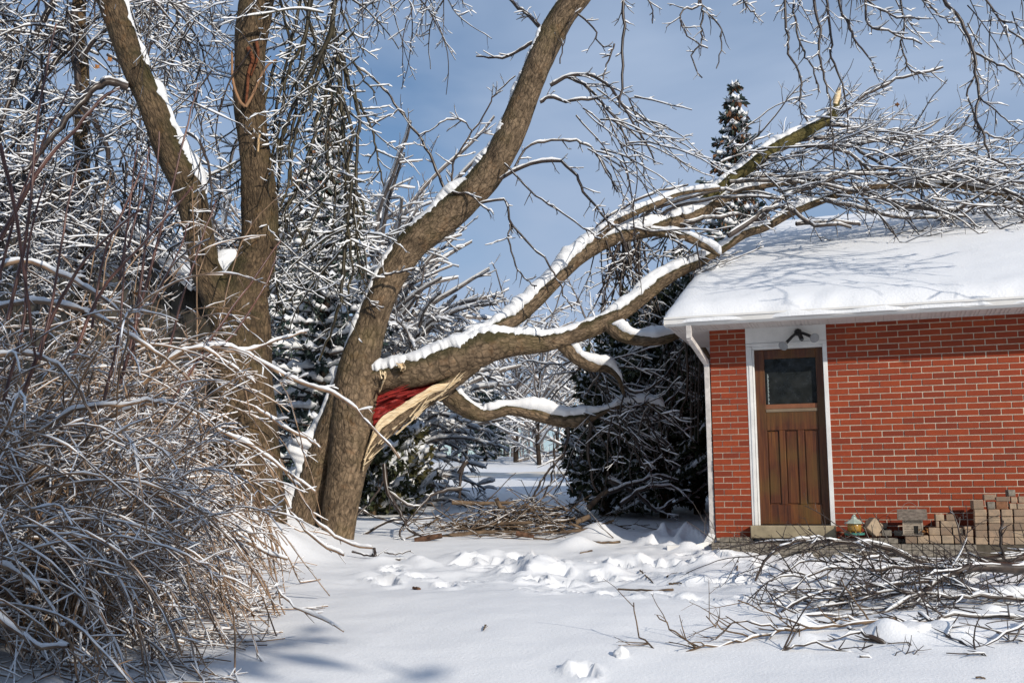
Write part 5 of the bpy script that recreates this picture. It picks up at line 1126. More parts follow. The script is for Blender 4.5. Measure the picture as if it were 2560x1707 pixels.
def cedar(loc, H, R, label, seed, n=150, group='cedars beside the garage', needles=55, size=0.13, snow=0.05, name='cedar_tree', cov=0.7, mat_=None):
    rng = random.Random(seed); t, inv = thing(name, Vector(loc), label, 'tree', group)
    ls = cedar_lines(rng, H, R, n)
    P = np.array([(0, 0, -0.2), (0.03, 0, H * 0.5), (0, 0.02, H * 0.9)]); limb('trunk', None, t, None, BARK2, sides=8, per=0.2, P=P, R=np.array([0.1, 0.07, 0.02]))
    needle_mesh('crown', ls, needles, size, 0.026, mat_ or CEDAR, t, seed=seed, droop=0.35, spread=0.75)
    snow_mesh('snow_load', ls, SNOW_T, t, thick=snow, gain=1.2, cover=cov, width=2.6, steep=0.97)
    return t
for i, (px, Y, H, R, lab) in enumerate([(1512, 17.6, 3.0, 0.7, 'lower cedar at the open end of the dark hedge by the garage'), (1585, 18.4, 3.7, 0.95, 'tall cedar behind the snapped low limb'), (1660, 17.6, 4.0, 1.1, 'tall snowy cedar nearest the roof corner of the garage'), (1745, 18.2, 4.2, 1.15, 'cedar half hidden behind the brick corner of the garage'), (1630, 20.5, 4.5, 1.2, 'taller snow dusted cedar rising behind the dark hedge'), (1800, 19.5, 5.0, 1.2, 'cedar hidden mostly behind the garage side wall')]):
    x_, y_, _z = at(px, 1200, Y); cedar((x_, y_, gzf(x_, y_) - 0.15), H, R, lab, 100 + i)
x_, y_, _z = at(985, 1200, 18.0); CED2 = m_leafy('bronze cedar sprays', (0.045, 0.05, 0.018), (0.12, 0.095, 0.035))
cedar((x_, y_, gzf(x_, y_) - 0.1), 1.7, 0.7, 'squat bronze green cedar bush with snow clumps right of the split trunk', 130, n=90, group=None, name='cedar_bush', snow=0.085, cov=0.92, mat_=CED2)
x_, y_, _z = at(925, 1200, 17.6); cedar((x_, y_, gzf(x_, y_) - 0.1), 1.5, 0.75, 'small snow buried cedar bush close behind the split trunk', 131, n=80, group=None, name='cedar_bush', snow=0.07, cov=0.9)

# ------------------------------------------------------------------ bare snow-coated trees in the background
def bare_tree(name, loc, H, label, seed, n=26, rad=0.012, snow=0.025, group='snow coated trees in the background', spread=0.75, droop=-0.35, base=0.12, matl=None, dens=(3.0, 3.6)):
    rng = random.Random(seed); t, inv = thing(name, Vector(loc), label, 'tree', group)
    P = np.array([(0, 0, -0.3), (rng.uniform(-0.1, 0.1) * H * 0.2, 0, H * 0.3), (rng.uniform(-0.1, 0.1) * H * 0.3, 0.05 * H * rng.uniform(-1, 1), H * 0.75)])
    _, TP_, TR_ = limb('trunk', None, t, None, TRUNK_D, sides=10, per=H / 16, P=P, R=np.array([0.015, 0.011, 0.005]) * H)
    ls = []
    prm = [lev(H * 0.05, 0.08, droop * 3 / H, 0.5 / H, dens[0] * 5 / H, (0.12 * H, 0.3 * H), rad * 1.6, 0.7, 0.15), lev(H * 0.03, 0.11, droop * 6 / H, 3.0 / H, dens[1] * 6 / H, (0.04 * H, 0.13 * H), rad * 1.2, 0.8, 0.1), lev(H * 0.022, 0.12, 0, 4 / H, 0, (0.025 * H, 0.07 * H), rad, 0.8)]
    for i in range(n):
        k = int((base + (1 - base) * rng.random() ** 0.8) * (len(TP_) - 1)); a = rng.uniform(0, 2 * pi)
        up = 0.25 + 0.9 * k / len(TP_)
        grow(ls, rng, tuple(TP_[k]), (cos(a) * spread, sin(a) * spread, up), H * rng.uniform(0.28, 0.5), H * 0.008, prm)
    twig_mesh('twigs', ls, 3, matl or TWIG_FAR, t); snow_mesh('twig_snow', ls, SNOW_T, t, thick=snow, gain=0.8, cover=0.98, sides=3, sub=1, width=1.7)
    return t
def copy_thing(o, loc, rz, s, label):
    c = o.copy(); COL.objects.link(c); c.location = loc; c.rotation_euler = (0, 0, rz); c.scale = (s, s, s); c['label'] = label
    for ch in o.children:
        d = ch.copy(); COL.objects.link(d); d.parent = c
        for g in ch.children:
            e = g.copy(); COL.objects.link(e); e.parent = d
    return c
x_, y_, _z = at(960, 1150, 24); bare_tree('snowy_tree', (x_, y_, gzf(x_, y_)), 8.2, 'tall white frosted tree right of the dark spruce', 201, n=70, rad=0.013, snow=0.045, dens=(4.4, 5.4))
x_, y_, _z = at(1035, 1170, 20.5); bare_tree('snowy_tree', (x_, y_, gzf(x_, y_)), 4.6, 'low dense drooping tree bowed by snow beside the split trunk', 202, n=95, rad=0.010, snow=0.048, dens=(5.0, 6.5), droop=-1.0, spread=1.0, base=0.05)
x_, y_, _z = at(640, 1150, 26); bt = bare_tree('snowy_tree', (x_, y_, gzf(x_, y_)), 8.5, 'frosted tree seen between the two mossy stems', 203, n=44, rad=0.014, snow=0.036, dens=(3.4, 4.2))
far = [(560, 23, 0.85, 'frosted tree close behind the fork of the twin stems'), (745, 25, 0.95, 'frosted tree close behind the left of the dark spruce'), (890, 22.5, 0.8, 'frosted tree close behind the split trunk'), (470, 27, 1.0, 'frosted tree by the eave of the dark house'), (1290, 50, 1.02, 'frosted tree with arched crown beyond the street, left of the dark hedge'), (1350, 46, 0.86, 'frosted tree beyond the street, close to the dark hedge'), (1425, 55, 1.0, 'frosted tree beyond the street, at the edge of the dark hedge'), (1130, 62, 0.95, 'frosted tree far behind the small slim spruce'), (1240, 64, 0.85, 'frosted tree deep in the background over the snowy rise'), (1500, 48, 1.0, 'frosted tree beyond the cedars'), (1040, 48, 1.0, 'frosted tree far behind the bronze cedar bush'), (700, 34, 1.05, 'frosted tree far behind the twin stems'), (560, 30, 0.95, 'frosted tree behind the fork of the twin stems'), (900, 44, 0.9, 'frosted tree far behind the split trunk'), (420, 36, 1.1, 'frosted tree beyond the roof of the dark house'), (1390, 68, 1.0, 'frosted tree farthest back over the street')]
rng = random.Random(5)
for px, Y, s, lab in far:
    x_, y_, _z = at(px, 1150, Y); copy_thing(bt, (x_, y_, gzf(x_, y_) - 0.2), rng.uniform(0, 6.28), s, lab)
# dark conifers along the street with bare lower trunks
bc = None
for i, (px, Y, H, lab) in enumerate([(1165, 56, 4.0, 'snow flecked pine beyond the street, left of three'), (1205, 57, 4.3, 'snow flecked pine beyond the street, middle of three'), (1240, 55, 3.6, 'snow flecked pine beyond the street, right of three')]):
    x_, y_, _z = at(px, 1135, Y); loc = (x_, y_, gzf(x_, y_))
    if bc is None: bc = spruce('pine_tree', loc, H, 1.15, 12, lab, 'pines beyond the street', needles=16, size=0.26, snow=0.16, seed=31, per=7, lowest=0.2, width=0.06)
    else: copy_thing(bc, loc, 1.0 + i, H / 4.0, lab)
# far wood that closes the view
rng = random.Random(77); ls = []
for i in range(620):
    x_ = rng.uniform(-75, 75); y_ = rng.uniform(75, 105); z_ = gzf(x_, y_); h_ = rng.uniform(4, 8.5)
    prm = [lev(1.0, 0.06, 0, 0, 1.5, (1.0, 2.8), 0.035, 0.7, 0.2), lev(0.5, 0.1, -0.1, 0.2, 0, (0.5, 1.2), 0.025, 0.8)]
    grow(ls, rng, (x_, y_, z_), (rng.uniform(-0.1, 0.1), 0, 1), h_, 0.09, prm)
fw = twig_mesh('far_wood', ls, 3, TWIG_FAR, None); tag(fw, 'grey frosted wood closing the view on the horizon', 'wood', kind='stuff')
sn = snow_mesh('wood_snow', ls, SNOW_T, fw, thick=0.07, gain=1.0, sides=3, sub=1, steep=1.05, width=1.3)

# ------------------------------------------------------------------ neighbour's house behind the shrub
m_hw, t_, b_ = mat('dark board siding'); v_ = coords(t_, 'Object', (9, 9, 0.4))
t_.links.new(ramp(t_, [(0.35, (0.035, 0.030, 0.024)), (0.65, (0.085, 0.072, 0.052))], noise(t_, v_, 1.0, 5)).outputs[0], b_.inputs['Base Color']); b_.inputs['Roughness'].default_value = 0.8
YH = 20.0
ap = at(118, 392, YH); er = at(505, 706, YH); bl = gzf(er[0], YH) - 0.3
h_loc = Vector((ap[0], YH, bl)); hs, hi_ = thing('dark_house', h_loc, 'dark sided house with grey eaves half hidden behind the shrub', 'house')
W_ = er[0] - ap[0]; HA, HE = ap[2] - bl, er[2] - bl
WX = W_ - 0.35
wallz = HE + 0.35 * (HA - HE) / W_ - 0.25
MB().prism([(-WX, 0), (WX, 0), (WX, wallz), (0, HA - 0.35), (-WX, wallz)], 0.0, 9.0).build('wall', m_hw, hs)
for i in range(28):
    xa = -WX + 0.02 + i * (2 * WX - 0.04) / 28; zt = min(wallz + (WX - abs(xa)) * (HA - 0.35 - wallz) / WX, wallz + (WX - abs(xa + 0.1)) * (HA - 0.35 - wallz) / WX) - 0.03
    MB().box((xa, -0.022, 0.2), (xa + (2 * WX - 0.04) / 28 - 0.02, -0.002, zt)).build('siding_board', m_hw, hs)
m_fas = m_plain('grey fascia', (0.30, 0.31, 0.33), 0.5)
for s in (-1, 1):
    a = Vector((0, HA)); e = Vector((s * W_, HE)); dn = Vector((0, -0.16)); sl_ = (a - e)
    def slab(p0, p1, dz0, dz1, y0, y1, nm, mtl, par): return MB().prism([(p0.x, p0.y + dz0), (p1.x, p1.y + dz0), (p1.x, p1.y + dz1), (p0.x, p0.y + dz1)] if s > 0 else [(p1.x, p1.y + dz0), (p0.x, p0.y + dz0), (p0.x, p0.y + dz1), (p1.x, p1.y + dz1)], y0, y1).build(nm, mtl, par)
    rf = slab(a, e, -0.16, -0.02, -0.62, 9.4, 'roof', m_plain('dark roof', (0.05, 0.05, 0.05), 0.9), hs)
    slab(a, e, -0.30, 0.0, -0.66, -0.625, 'fascia', m_fas, rf)
    slab(a, e, -0.245, -0.17, -0.62, -0.002, 'soffit', m_plain('dark soffit', (0.10, 0.10, 0.11), 0.7), rf)
    slab(a, e + Vector((-s * 0.06, 0.02)), -0.015, 0.04, -0.55, 9.3, 'roof_snow', SNOW_R, rf)

# ------------------------------------------------------------------ power lines over the street
m_wire = m_plain('cable', (0.10, 0.10, 0.11), 0.6)
for k, (yl, yr, Y, r, lab) in enumerate([(914, 916, 55, 0.012, 'upper thin power cable over the street'), (949, 949, 55, 0.012, 'lower thin power cable over the street'), (1060, 1048, 44, 0.02, 'snow coated service cable low over the street')]):
    a = Vector(at(300, yl, Y)); b = Vector(at(2100, yr, Y)); pts = [a.lerp(b, i / 30) + Vector((0, 0, -0.5 * sin(pi * i / 30) + 0.5)) for i in range(31)]
    tag(MB().tube(pts, r, 4).build('power_cable', m_wire if k < 2 else m_plain('icy cable', (0.6, 0.6, 0.62), 0.5)), lab, 'cable', 'cables over the street')

# ------------------------------------------------------------------ the big arching shrub
rng = random.Random(91)
def shrub(name, loc, label, ncane, seed, bias, Lr, base_r=0.35, rad=0.011, ncols=None):
    rng = random.Random(seed); t, inv = thing(name, Vector(loc), label, 'shrub')
    ls = []
    prm = [lev(0.13, 0.07, -0.5, -0.6, 4.2, (0.3, 1.0), rad * 0.6, 0.6, 0.25, zb=0.1), lev(0.09, 0.09, -0.7, 0.2, 4.8, (0.08, 0.36), rad * 0.42, 0.85, 0.1), lev(0.06, 0.11, -0.3, 0.4, 0, (0.04, 0.15), rad * 0.34, 0.8)]
    for i in range(ncane):
        a = rng.uniform(0, 2 * pi); q = rng.random() ** 0.6
        dx = cos(a) * 0.6 * q + bias[0]; dy = sin(a) * 0.6 * q + bias[1]
        x0 = loc[0] + rng.gauss(0, base_r); y0 = loc[1] + rng.gauss(0, base_r)
        d = Vector((dx, dy, rng.uniform(0.55, 1.3))).normalized()
        for tries in range(12):
            one = []; grow(one, rng, (x0, y0, gzf(x0, y0)), tuple(d), rng.uniform(*Lr), rad * rng.uniform(0.7, 1.25), prm, floor=ground_floor)
            if max(q[0] / q[1] for q in one[0][0]) < (-0.205 if rng.random() < 0.9 else -0.165): break      # the shrub stops short of the split tree
            d = Vector((d.x - 0.15, d.y, d.z)).normalized()
        ls += one
    o = twig_mesh('canes', ls, 5, CANE, t, inv); snow_mesh('cane_snow', ls, SNOW_T, t, thick=0.0055, gain=0.6, cover=0.7, inv=inv, steep=0.9, sides=5, width=0.82)
    print(name, len(ls)); return t, inv
shrub('arching_shrub', (-4.35, 8.5, gzf(-4.35, 8.5)), 'big sprawling shrub of arching tan canes capped with snow', 210, 1, (0.7, -0.05), (2.6, 4.2), 0.45)
shrub('arching_shrub', (-4.3, 7.1, gzf(-4.3, 7.1)), 'front shrub of snow crusted canes at the picture edge', 100, 2, (0.6, -0.08), (2.0, 3.3), 0.35)
shrub('arching_shrub', (-4.6, 11.6, gzf(-4.6, 11.6)), 'tall rear shrub of snowy canes reaching up to the dark eaves', 130, 5, (0.05, 0.0), (3.2, 4.8), 0.8, 0.012)
shrub('arching_shrub', (-3.1, 7.6, gzf(-3.1, 7.6)), 'low front shrub with thin drooping twigs over the shaded snow', 85, 3, (0.28, -0.15), (1.4, 2.5), 0.3, 0.0065)
shrub('arching_shrub', (-4.5, 9.8, gzf(-4.5, 9.8)), 'rear shrub of tangled snowy canes below the dark house', 130, 4, (0.5, 0.0), (3.0, 4.4), 0.6, 0.011)
# hand-placed prominent canes
t, inv = thing('arching_shrub', (-3.9, 7.9, gzf(-3.9, 7.9)), 'long heavy canes with thick snow arching towards the split trunk', 'shrub')
ls = []
PRC = [lev(0.12, 0.05, 0, 0, 4.0, (0.1, 0.45), 0.006, 0.8, 0.1), lev(0.08, 0.08, -0.3, 0.5, 3, (0.05, 0.2), 0.0045, 0.8), lev(0.06, 0.1, 0, 0, 0, (0.05, 0.1), 0.004)]
for pts, a, b, Y, Y2 in [([(-60, 800), (0, 768), (80, 755), (180, 768), (260, 800), (340, 850), (420, 900), (480, 960), (495, 1040), (505, 1150)], 13, 6, 7.6, 7.8), ([(-60, 690), (60, 655), (160, 690), (230, 730), (300, 780), (350, 830), (380, 900)], 13, 6, 8.2, 8.0), ([(360, 960), (440, 890), (540, 868), (620, 885), (700, 935), (780, 968), (860, 1000), (925, 1060), (1000, 1145)], 12, 7, 8.6, 8.2),
    ([(-40, 900), (40, 885), (120, 900), (180, 950), (220, 1020), (260, 1100)], 12, 6, 7.4, 7.3), ([(240, 1060), (330, 1020), (400, 1010), (470, 1030), (560, 1080), (650, 1130), (720, 1180), (790, 1230)], 10, 6, 8.2, 8.0), ([(100, 1080), (200, 1020), (300, 1015), (380, 1000), (440, 1015)], 10, 5, 7.6, 7.6), ([(540, 870), (600, 880), (700, 850), (770, 830)], 8, 4, 8.6, 8.8),
    ([(420, 900), (500, 870), (600, 930), (640, 960)], 8, 5, 8.4, 8.3), ([(640, 1020), (700, 1060), (770, 1100), (800, 1120)], 8, 5, 8.3, 8.2), ([(620, 1100), (680, 1180), (730, 1280), (790, 1350), (860, 1388)], 9, 6, 8.3, 8.1), ([(700, 1150), (760, 1250), (800, 1310), (870, 1360), (930, 1370)], 8, 5, 8.7, 8.5), ([(560, 1300), (640, 1370), (720, 1400)], 8, 5, 7.9, 7.8),
    ([(-30, 1400), (60, 1440), (130, 1520), (170, 1600), (200, 1720)], 12, 6, 6.4, 6.2), ([(-30, 1530), (60, 1590), (110, 1620), (175, 1612)], 14, 8, 6.2, 6.1), ([(620, 1330), (700, 1480), (760, 1530), (860, 1575)], 6, 3.5, 7.6, 7.3), ([(560, 1420), (620, 1560), (650, 1640), (700, 1710)], 6, 3.5, 7.2, 6.9), ([(180, 1420), (300, 1360), (400, 1330), (480, 1260), (560, 1150)], 7, 4, 7.0, 7.4)]:
    along(ls, rng, rows_(pts, a, b, Y, Y2), PRC)
twig_mesh('canes', ls, 6, CANE, t, inv); snow_mesh('cane_snow', ls, SNOW_T, t, thick=0.011, gain=1.3, cover=0.95, inv=inv, sides=6)
# upright red shoots
t, inv = thing('red_stem_shrub', (-3.6, 8.0, gzf(-3.6, 8.0)), 'upright dark red shoots standing clear above the arching shrub', 'shrub')
ls = []
PRS = [lev(0.12, 0.03, 0, 0, 2.2, (0.08, 0.3), 0.005, 0.5, 0.4), lev(0.08, 0.06, 0, 0.3, 0, (0.05, 0.1), 0.004)]
for pts, a, b, Y in [([(330, 900), (360, 640), (385, 480), (400, 330)], 9, 4, 7.8), ([(300, 960), (370, 700), (440, 430), (495, 210)], 10, 4, 8.0), ([(20, 800), (70, 560), (95, 300), (140, 60)], 11, 5, 7.2), ([(-20, 760), (50, 500), (120, 330), (180, 210)], 9, 4, 7.4), ([(0, 360), (40, 540), (60, 680), (90, 900)], 12, 7, 7.0), ([(300, 700), (320, 560), (335, 420), (345, 360)], 7, 3, 7.9), ([(180, 900), (260, 720), (400, 560), (480, 470)], 10, 5, 7.6), ([(60, 980), (150, 750), (240, 620), (355, 520)], 12, 6, 7.5), ([(320, 620), (340, 540), (362, 450), (372, 370)], 7, 3, 8.0),
    ([(0, 600), (100, 420), (190, 320), (250, 250), (300, 220)], 14, 7, 7.3), ([(230, 820), (260, 640), (330, 480), (360, 400)], 8, 4, 7.8), ([(100, 900), (140, 700), (170, 520), (200, 400)], 9, 4, 7.3), ([(420, 880), (470, 700), (520, 560), (540, 500)], 7, 3, 8.4), ([(430, 1000), (560, 800), (640, 690), (700, 600)], 8, 4, 8.5), ([(500, 900), (580, 840), (660, 720), (690, 640)], 7, 3.5, 8.7), ([(260, 1000), (300, 820), (310, 640), (322, 520)], 8, 4, 7.6), ([(10, 1000), (60, 800), (70, 620), (110, 460)], 10, 5, 7.1), ([(380, 760), (450, 620), (470, 560)], 6, 3, 8.0)]:
    along(ls, rng, rows_(pts, a, b, Y, Y + 0.2), PRS)
twig_mesh('shoots', ls, 5, SHOOT, t, inv); snow_mesh('shoot_snow', ls, SNOW_T, t, thick=0.006, gain=0.8, cover=0.55, inv=inv, steep=0.95, sides=5)

# ------------------------------------------------------------------ brush pile between tree and hedge
bp = Vector((0.15, 15.2, gzf(0.15, 15.2)))
t, inv = thing('brush_pile', bp, 'tangled heap of brown brushwood and twigs on the snow by the low limb', 'brush pile')
rng = random.Random(15); ls = []
prm = [lev(0.12, 0.09, -0.25, 0.0, 5, (0.12, 0.5), 0.007, 0.7, 0.1), lev(0.08, 0.12, 0, 0.4, 4, (0.06, 0.2), 0.0055, 0.8), lev(0.06, 0.12, 0, 0.4, 0, (0.04, 0.1), 0.005)]
for i in range(230):
    x_ = bp.x + rng.gauss(0, 0.58); y_ = bp.y + rng.gauss(0, 0.35); hmax = 0.42 * math.exp(-((x_ - bp.x) / 0.75) ** 2 - ((y_ - bp.y) / 0.5) ** 2)
    z_ = gzf(x_, y_) + 0.02 + rng.random() * hmax; a = rng.choice([0, pi]) + rng.gauss(0, 0.55)
    grow(ls, rng, (x_ - 0.25 * cos(a), y_ - 0.25 * sin(a), z_), (cos(a), sin(a) * 0.7, rng.uniform(-0.15, 0.3) if rng.random() < 0.72 else rng.uniform(0.3, 1.1)), rng.uniform(0.3, 0.95), rng.uniform(0.006, 0.014), prm, floor=ground_floor)
tw = twig_mesh('twigs', ls, 4, DEADW, t, inv); tw['kind'] = 'stuff'; s_ = snow_mesh('twig_snow', ls, SNOW_T, t, thick=0.008, gain=0.4, cover=0.35, inv=inv)
s_['kind'] = 'stuff'
for pts, w0, w1, Y in [([(1080, 1345), (1200, 1330), (1330, 1330)], 12, 8, 14.7), ([(1130, 1255), (1200, 1258), (1290, 1256)], 13, 9, 15.2), ([(1430, 1310), (1480, 1325), (1530, 1305)], 7, 5, 14.6), ([(1440, 1305), (1475, 1290)], 14, 12, 14.6), ([(1240, 1245), (1250, 1265), (1262, 1268)], 12, 10, 15.0), ([(1180, 1325), (1240, 1310), (1330, 1305)], 11, 8, 14.8), ([(1400, 1330), (1470, 1322), (1535, 1300)], 8, 6, 14.5), ([(1470, 1270), (1500, 1240), (1520, 1225)], 14, 10, 15.0)]:
    P_, R_s = path(rows_(pts, w0, w1, Y)); V, F, _ = tube_arrays(*smooth_path(P_, R_s, 12), 8); mesh_np('stick', V, F, DEADW, t, inv=inv)
m_log = m_plain('bark chunk', (0.12, 0.065, 0.04), 0.9, 0.2, 0.4, 20, 0.6)
for pts, w0, w1, Y, lab in [([(1037, 1352), (1070, 1344), (1105, 1338)], 17, 13, 14.2, 'short chunk of brown bark lying left of the brush heap'), ([(1290, 1332), (1320, 1338), (1335, 1340)], 14, 9, 14.3, 'dark bark chunk at the front foot of the brush heap')]:
    P_, R_s = path(rows_(pts, w0, w1, Y)); V, F, _ = tube_arrays(*smooth_path(P_, R_s, 12), 9); o = mesh_np('bark_chunk', V, F, m_log); tag(o, lab, 'bark')
# dark snapped boughs hanging and lying between trunk and heap
MINR = [0.0]
def bough(name, paths, prm, loc, label, cat='branch', matl=None, group=None, floor=ground_floor, seed=1, snow=0.008, cover=0.6, gain=0.8, sides=5, near=1.0, extra=0):
    t, inv = thing(name, Vector(loc), label, cat, group); rng = random.Random(seed); ls = []
    for pts, a, b, Y, Y2 in paths: along(ls, rng, rows_(pts, a, b, Y * near, Y2 * near), prm, floor)
    mains = [l[0] for l in ls if l[1] > 0.02 and abs(l[0][-1][2] - l[0][0][2]) < 0.35] or [ls[0][0]]
    for i in range(extra):
        m_ = rng.choice(mains); q_ = rng.choice(m_)
        grow(ls, rng, q_, (rng.uniform(-1, 0.1), rng.uniform(-0.6, 0.6), rng.uniform(-0.15, 0.14)), rng.uniform(0.4, 1.0), rng.uniform(0.006, 0.0105), prm, floor=floor)
    st = [l for l in ls if l[1] > 0.012]; fi = [l for l in ls if l[1] <= 0.012]
    if st: twig_mesh('stem', st, 8, matl or TWIG, t, inv)
    if fi: twig_mesh('twigs', fi, sides, matl or TWIG, t, inv)
    snow_mesh('snow', ls, SNOW_T, t, thick=snow, gain=gain, cover=cover, inv=inv, sides=5, minr=MINR[0])
    return t
BG = [lev(0.12, 0.06, -0.1, 0.1, 4.0, (0.2, 0.7), 0.008, 0.7, 0.1), lev(0.08, 0.1, -0.1, 0.6, 4, (0.08, 0.3), 0.006, 0.8), lev(0.06, 0.1, 0, 0.5, 0, (0.04, 0.12), 0.005)]
bough('fallen_branch', [([(960, 1160), (968, 1225), (1000, 1280), (1020, 1320), (1065, 1345)], 13, 7, 14.6, 14.3), ([(968, 1225), (1020, 1260), (1060, 1275)], 9, 5, 14.6, 14.7), ([(1160, 1160), (1152, 1190), (1150, 1245)], 9, 6, 14.8, 14.8), ([(1168, 1152), (1145, 1180)], 12, 10, 14.8, 14.8), ([(1155, 1220), (1110, 1225), (1070, 1245), (1030, 1290)], 11, 6, 14.8, 14.6), ([(1030, 1290), (1000, 1330), (1015, 1355)], 7, 4, 14.5, 14.3)], BG, at(1000, 1330, 14.5), 'dark forked bough hanging down to the snow right of the split trunk', seed=3)
bough('fallen_branch', [([(880, 1300), (930, 1250), (960, 1200)], 6, 4, 14.8, 15.2), ([(900, 1340), (980, 1300), (1040, 1300), (1100, 1290)], 8, 4, 15.0, 15.2), ([(870, 1260), (940, 1290), (1010, 1310)], 7, 4, 15.4, 15.4)], BG, at(930, 1330, 15), 'thin bare branches lying in the snow behind the trunk foot', seed=4)
bough('fallen_branch', [([(930, 1385), (970, 1402), (1000, 1398)], 9, 6, 12.3, 12.2), ([(935, 1370), (940, 1390), (945, 1408)], 9, 8, 12.3, 12.2), ([(880, 1378), (910, 1386), (940, 1392)], 6, 4, 12.4, 12.3), ([(960, 1380), (990, 1385), (1025, 1378)], 4, 3, 12.3, 12.3)], PRC, at(940, 1398, 12.3), 'small broken mossy sticks on the snow at the trunk foot', seed=5)

# ------------------------------------------------------------------ heap of fallen boughs in the right foreground
FB = [lev(0.10, 0.10, -0.35, 0.1, 7.5, (0.3, 1.1), 0.0105, 0.6, 0.03, zb=0.08), lev(0.08, 0.10, -0.5, 0.3, 6.0, (0.12, 0.5), 0.0075, 0.8, zb=0.1), lev(0.06, 0.11, 0, 0.3, 0, (0.05, 0.2), 0.006, 0.8)]
fb = [('thick snow topped bough lying closest to the paver stacks', [([(2640, 1370), (2560, 1390), (2470, 1402), (2380, 1412), (2300, 1402), (2230, 1372), (2130, 1356), (2030, 1346), (1975, 1352), (1930, 1385), (1890, 1450)], 26, 6, 10.6, 10.3), ([(2470, 1405), (2420, 1375), (2390, 1310), (2372, 1268)], 6, 4, 10.5, 10.6), ([(2510, 1395), (2500, 1340), (2508, 1300)], 8, 6, 10.5, 10.5), ([(2230, 1372), (2180, 1395), (2100, 1402), (2010, 1405), (1930, 1450)], 9, 4, 10.5, 9.8)], 1),
      ('heavy dark bough under a snow pad in the middle of the fallen heap', [([(2640, 1420), (2560, 1420), (2460, 1418), (2390, 1424), (2345, 1450), (2300, 1485), (2240, 1510)], 34, 9, 10.0, 9.3), ([(2390, 1424), (2300, 1415), (2210, 1425), (2120, 1420), (2020, 1440), (1940, 1500)], 13, 5, 9.9, 9.2), ([(2345, 1450), (2250, 1460), (2150, 1470), (2060, 1475), (1950, 1530)], 11, 5, 9.6, 8.8)], 2),
      ('long straight bough crossing the fallen heap below the snow pad', [([(2640, 1500), (2560, 1497), (2460, 1490), (2380, 1488), (2280, 1480), (2180, 1480), (2090, 1500)], 13, 5, 9.3, 9.0), ([(2300, 1482), (2200, 1530), (2100, 1540), (1990, 1530), (1900, 1500)], 9, 4, 9.0, 8.6), ([(2640, 1560), (2500, 1540), (2350, 1545), (2200, 1560), (2080, 1545)], 12, 5, 8.6, 8.3)], 3),
      ('pale brown branch reaching furthest left from the fallen heap', [([(1712, 1622), (1800, 1612), (1870, 1592), (1960, 1574), (2060, 1566), (2150, 1556), (2240, 1545)][::-1], 9, 5, 8.4, 7.6), ([(1960, 1574), (1900, 1560), (1850, 1555), (1780, 1560)], 6, 3, 7.8, 7.8), ([(1870, 1590), (1810, 1570), (1770, 1545)], 5, 3, 7.7, 7.7), ([(1740, 1618), (1690, 1580), (1640, 1540)], 5, 3, 7.6, 7.7), ([(1650, 1635), (1600, 1590), (1585, 1505)], 5, 3, 7.6, 7.8), ([(2030, 1570), (1950, 1540), (1850, 1500)], 6, 3, 8.0, 8.0)], 4),
      ('short snapped dark bough end at the front of the fallen heap', [([(2356, 1654), (2300, 1635), (2220, 1612), (2160, 1585), (2120, 1570)], 16, 8, 7.6, 7.9), ([(2150, 1640), (2200, 1650), (2300, 1645)], 6, 4, 7.4, 7.4), ([(1945, 1632), (2000, 1612), (2060, 1608), (2130, 1630), (2180, 1618)], 7, 4, 7.6, 7.6)], 5),
      ('slanting black branch at the bottom right of the fallen heap', [([(2512, 1692), (2450, 1645), (2390, 1600), (2340, 1570), (2300, 1530)], 7, 10, 7.3, 8.2), ([(2640, 1610), (2560, 1612), (2480, 1600), (2400, 1590)], 9, 5, 7.8, 7.9), ([(2640, 1520), (2540, 1570), (2440, 1620)], 9, 4, 8.0, 7.6)], 6)]
MINR[0] = 0.0055
for lab, ps, sd in fb: bough('fallen_bough', ps, FB, at(ps[0][0][0][0], ps[0][0][0][1], 9), lab, group='boughs fallen in the right foreground', seed=60 + sd, near=0.95, extra=(24 if sd < 4 else 0), snow=0.009, cover=0.5, gain=0.9, matl=(DEADW if sd == 4 else TWIG))
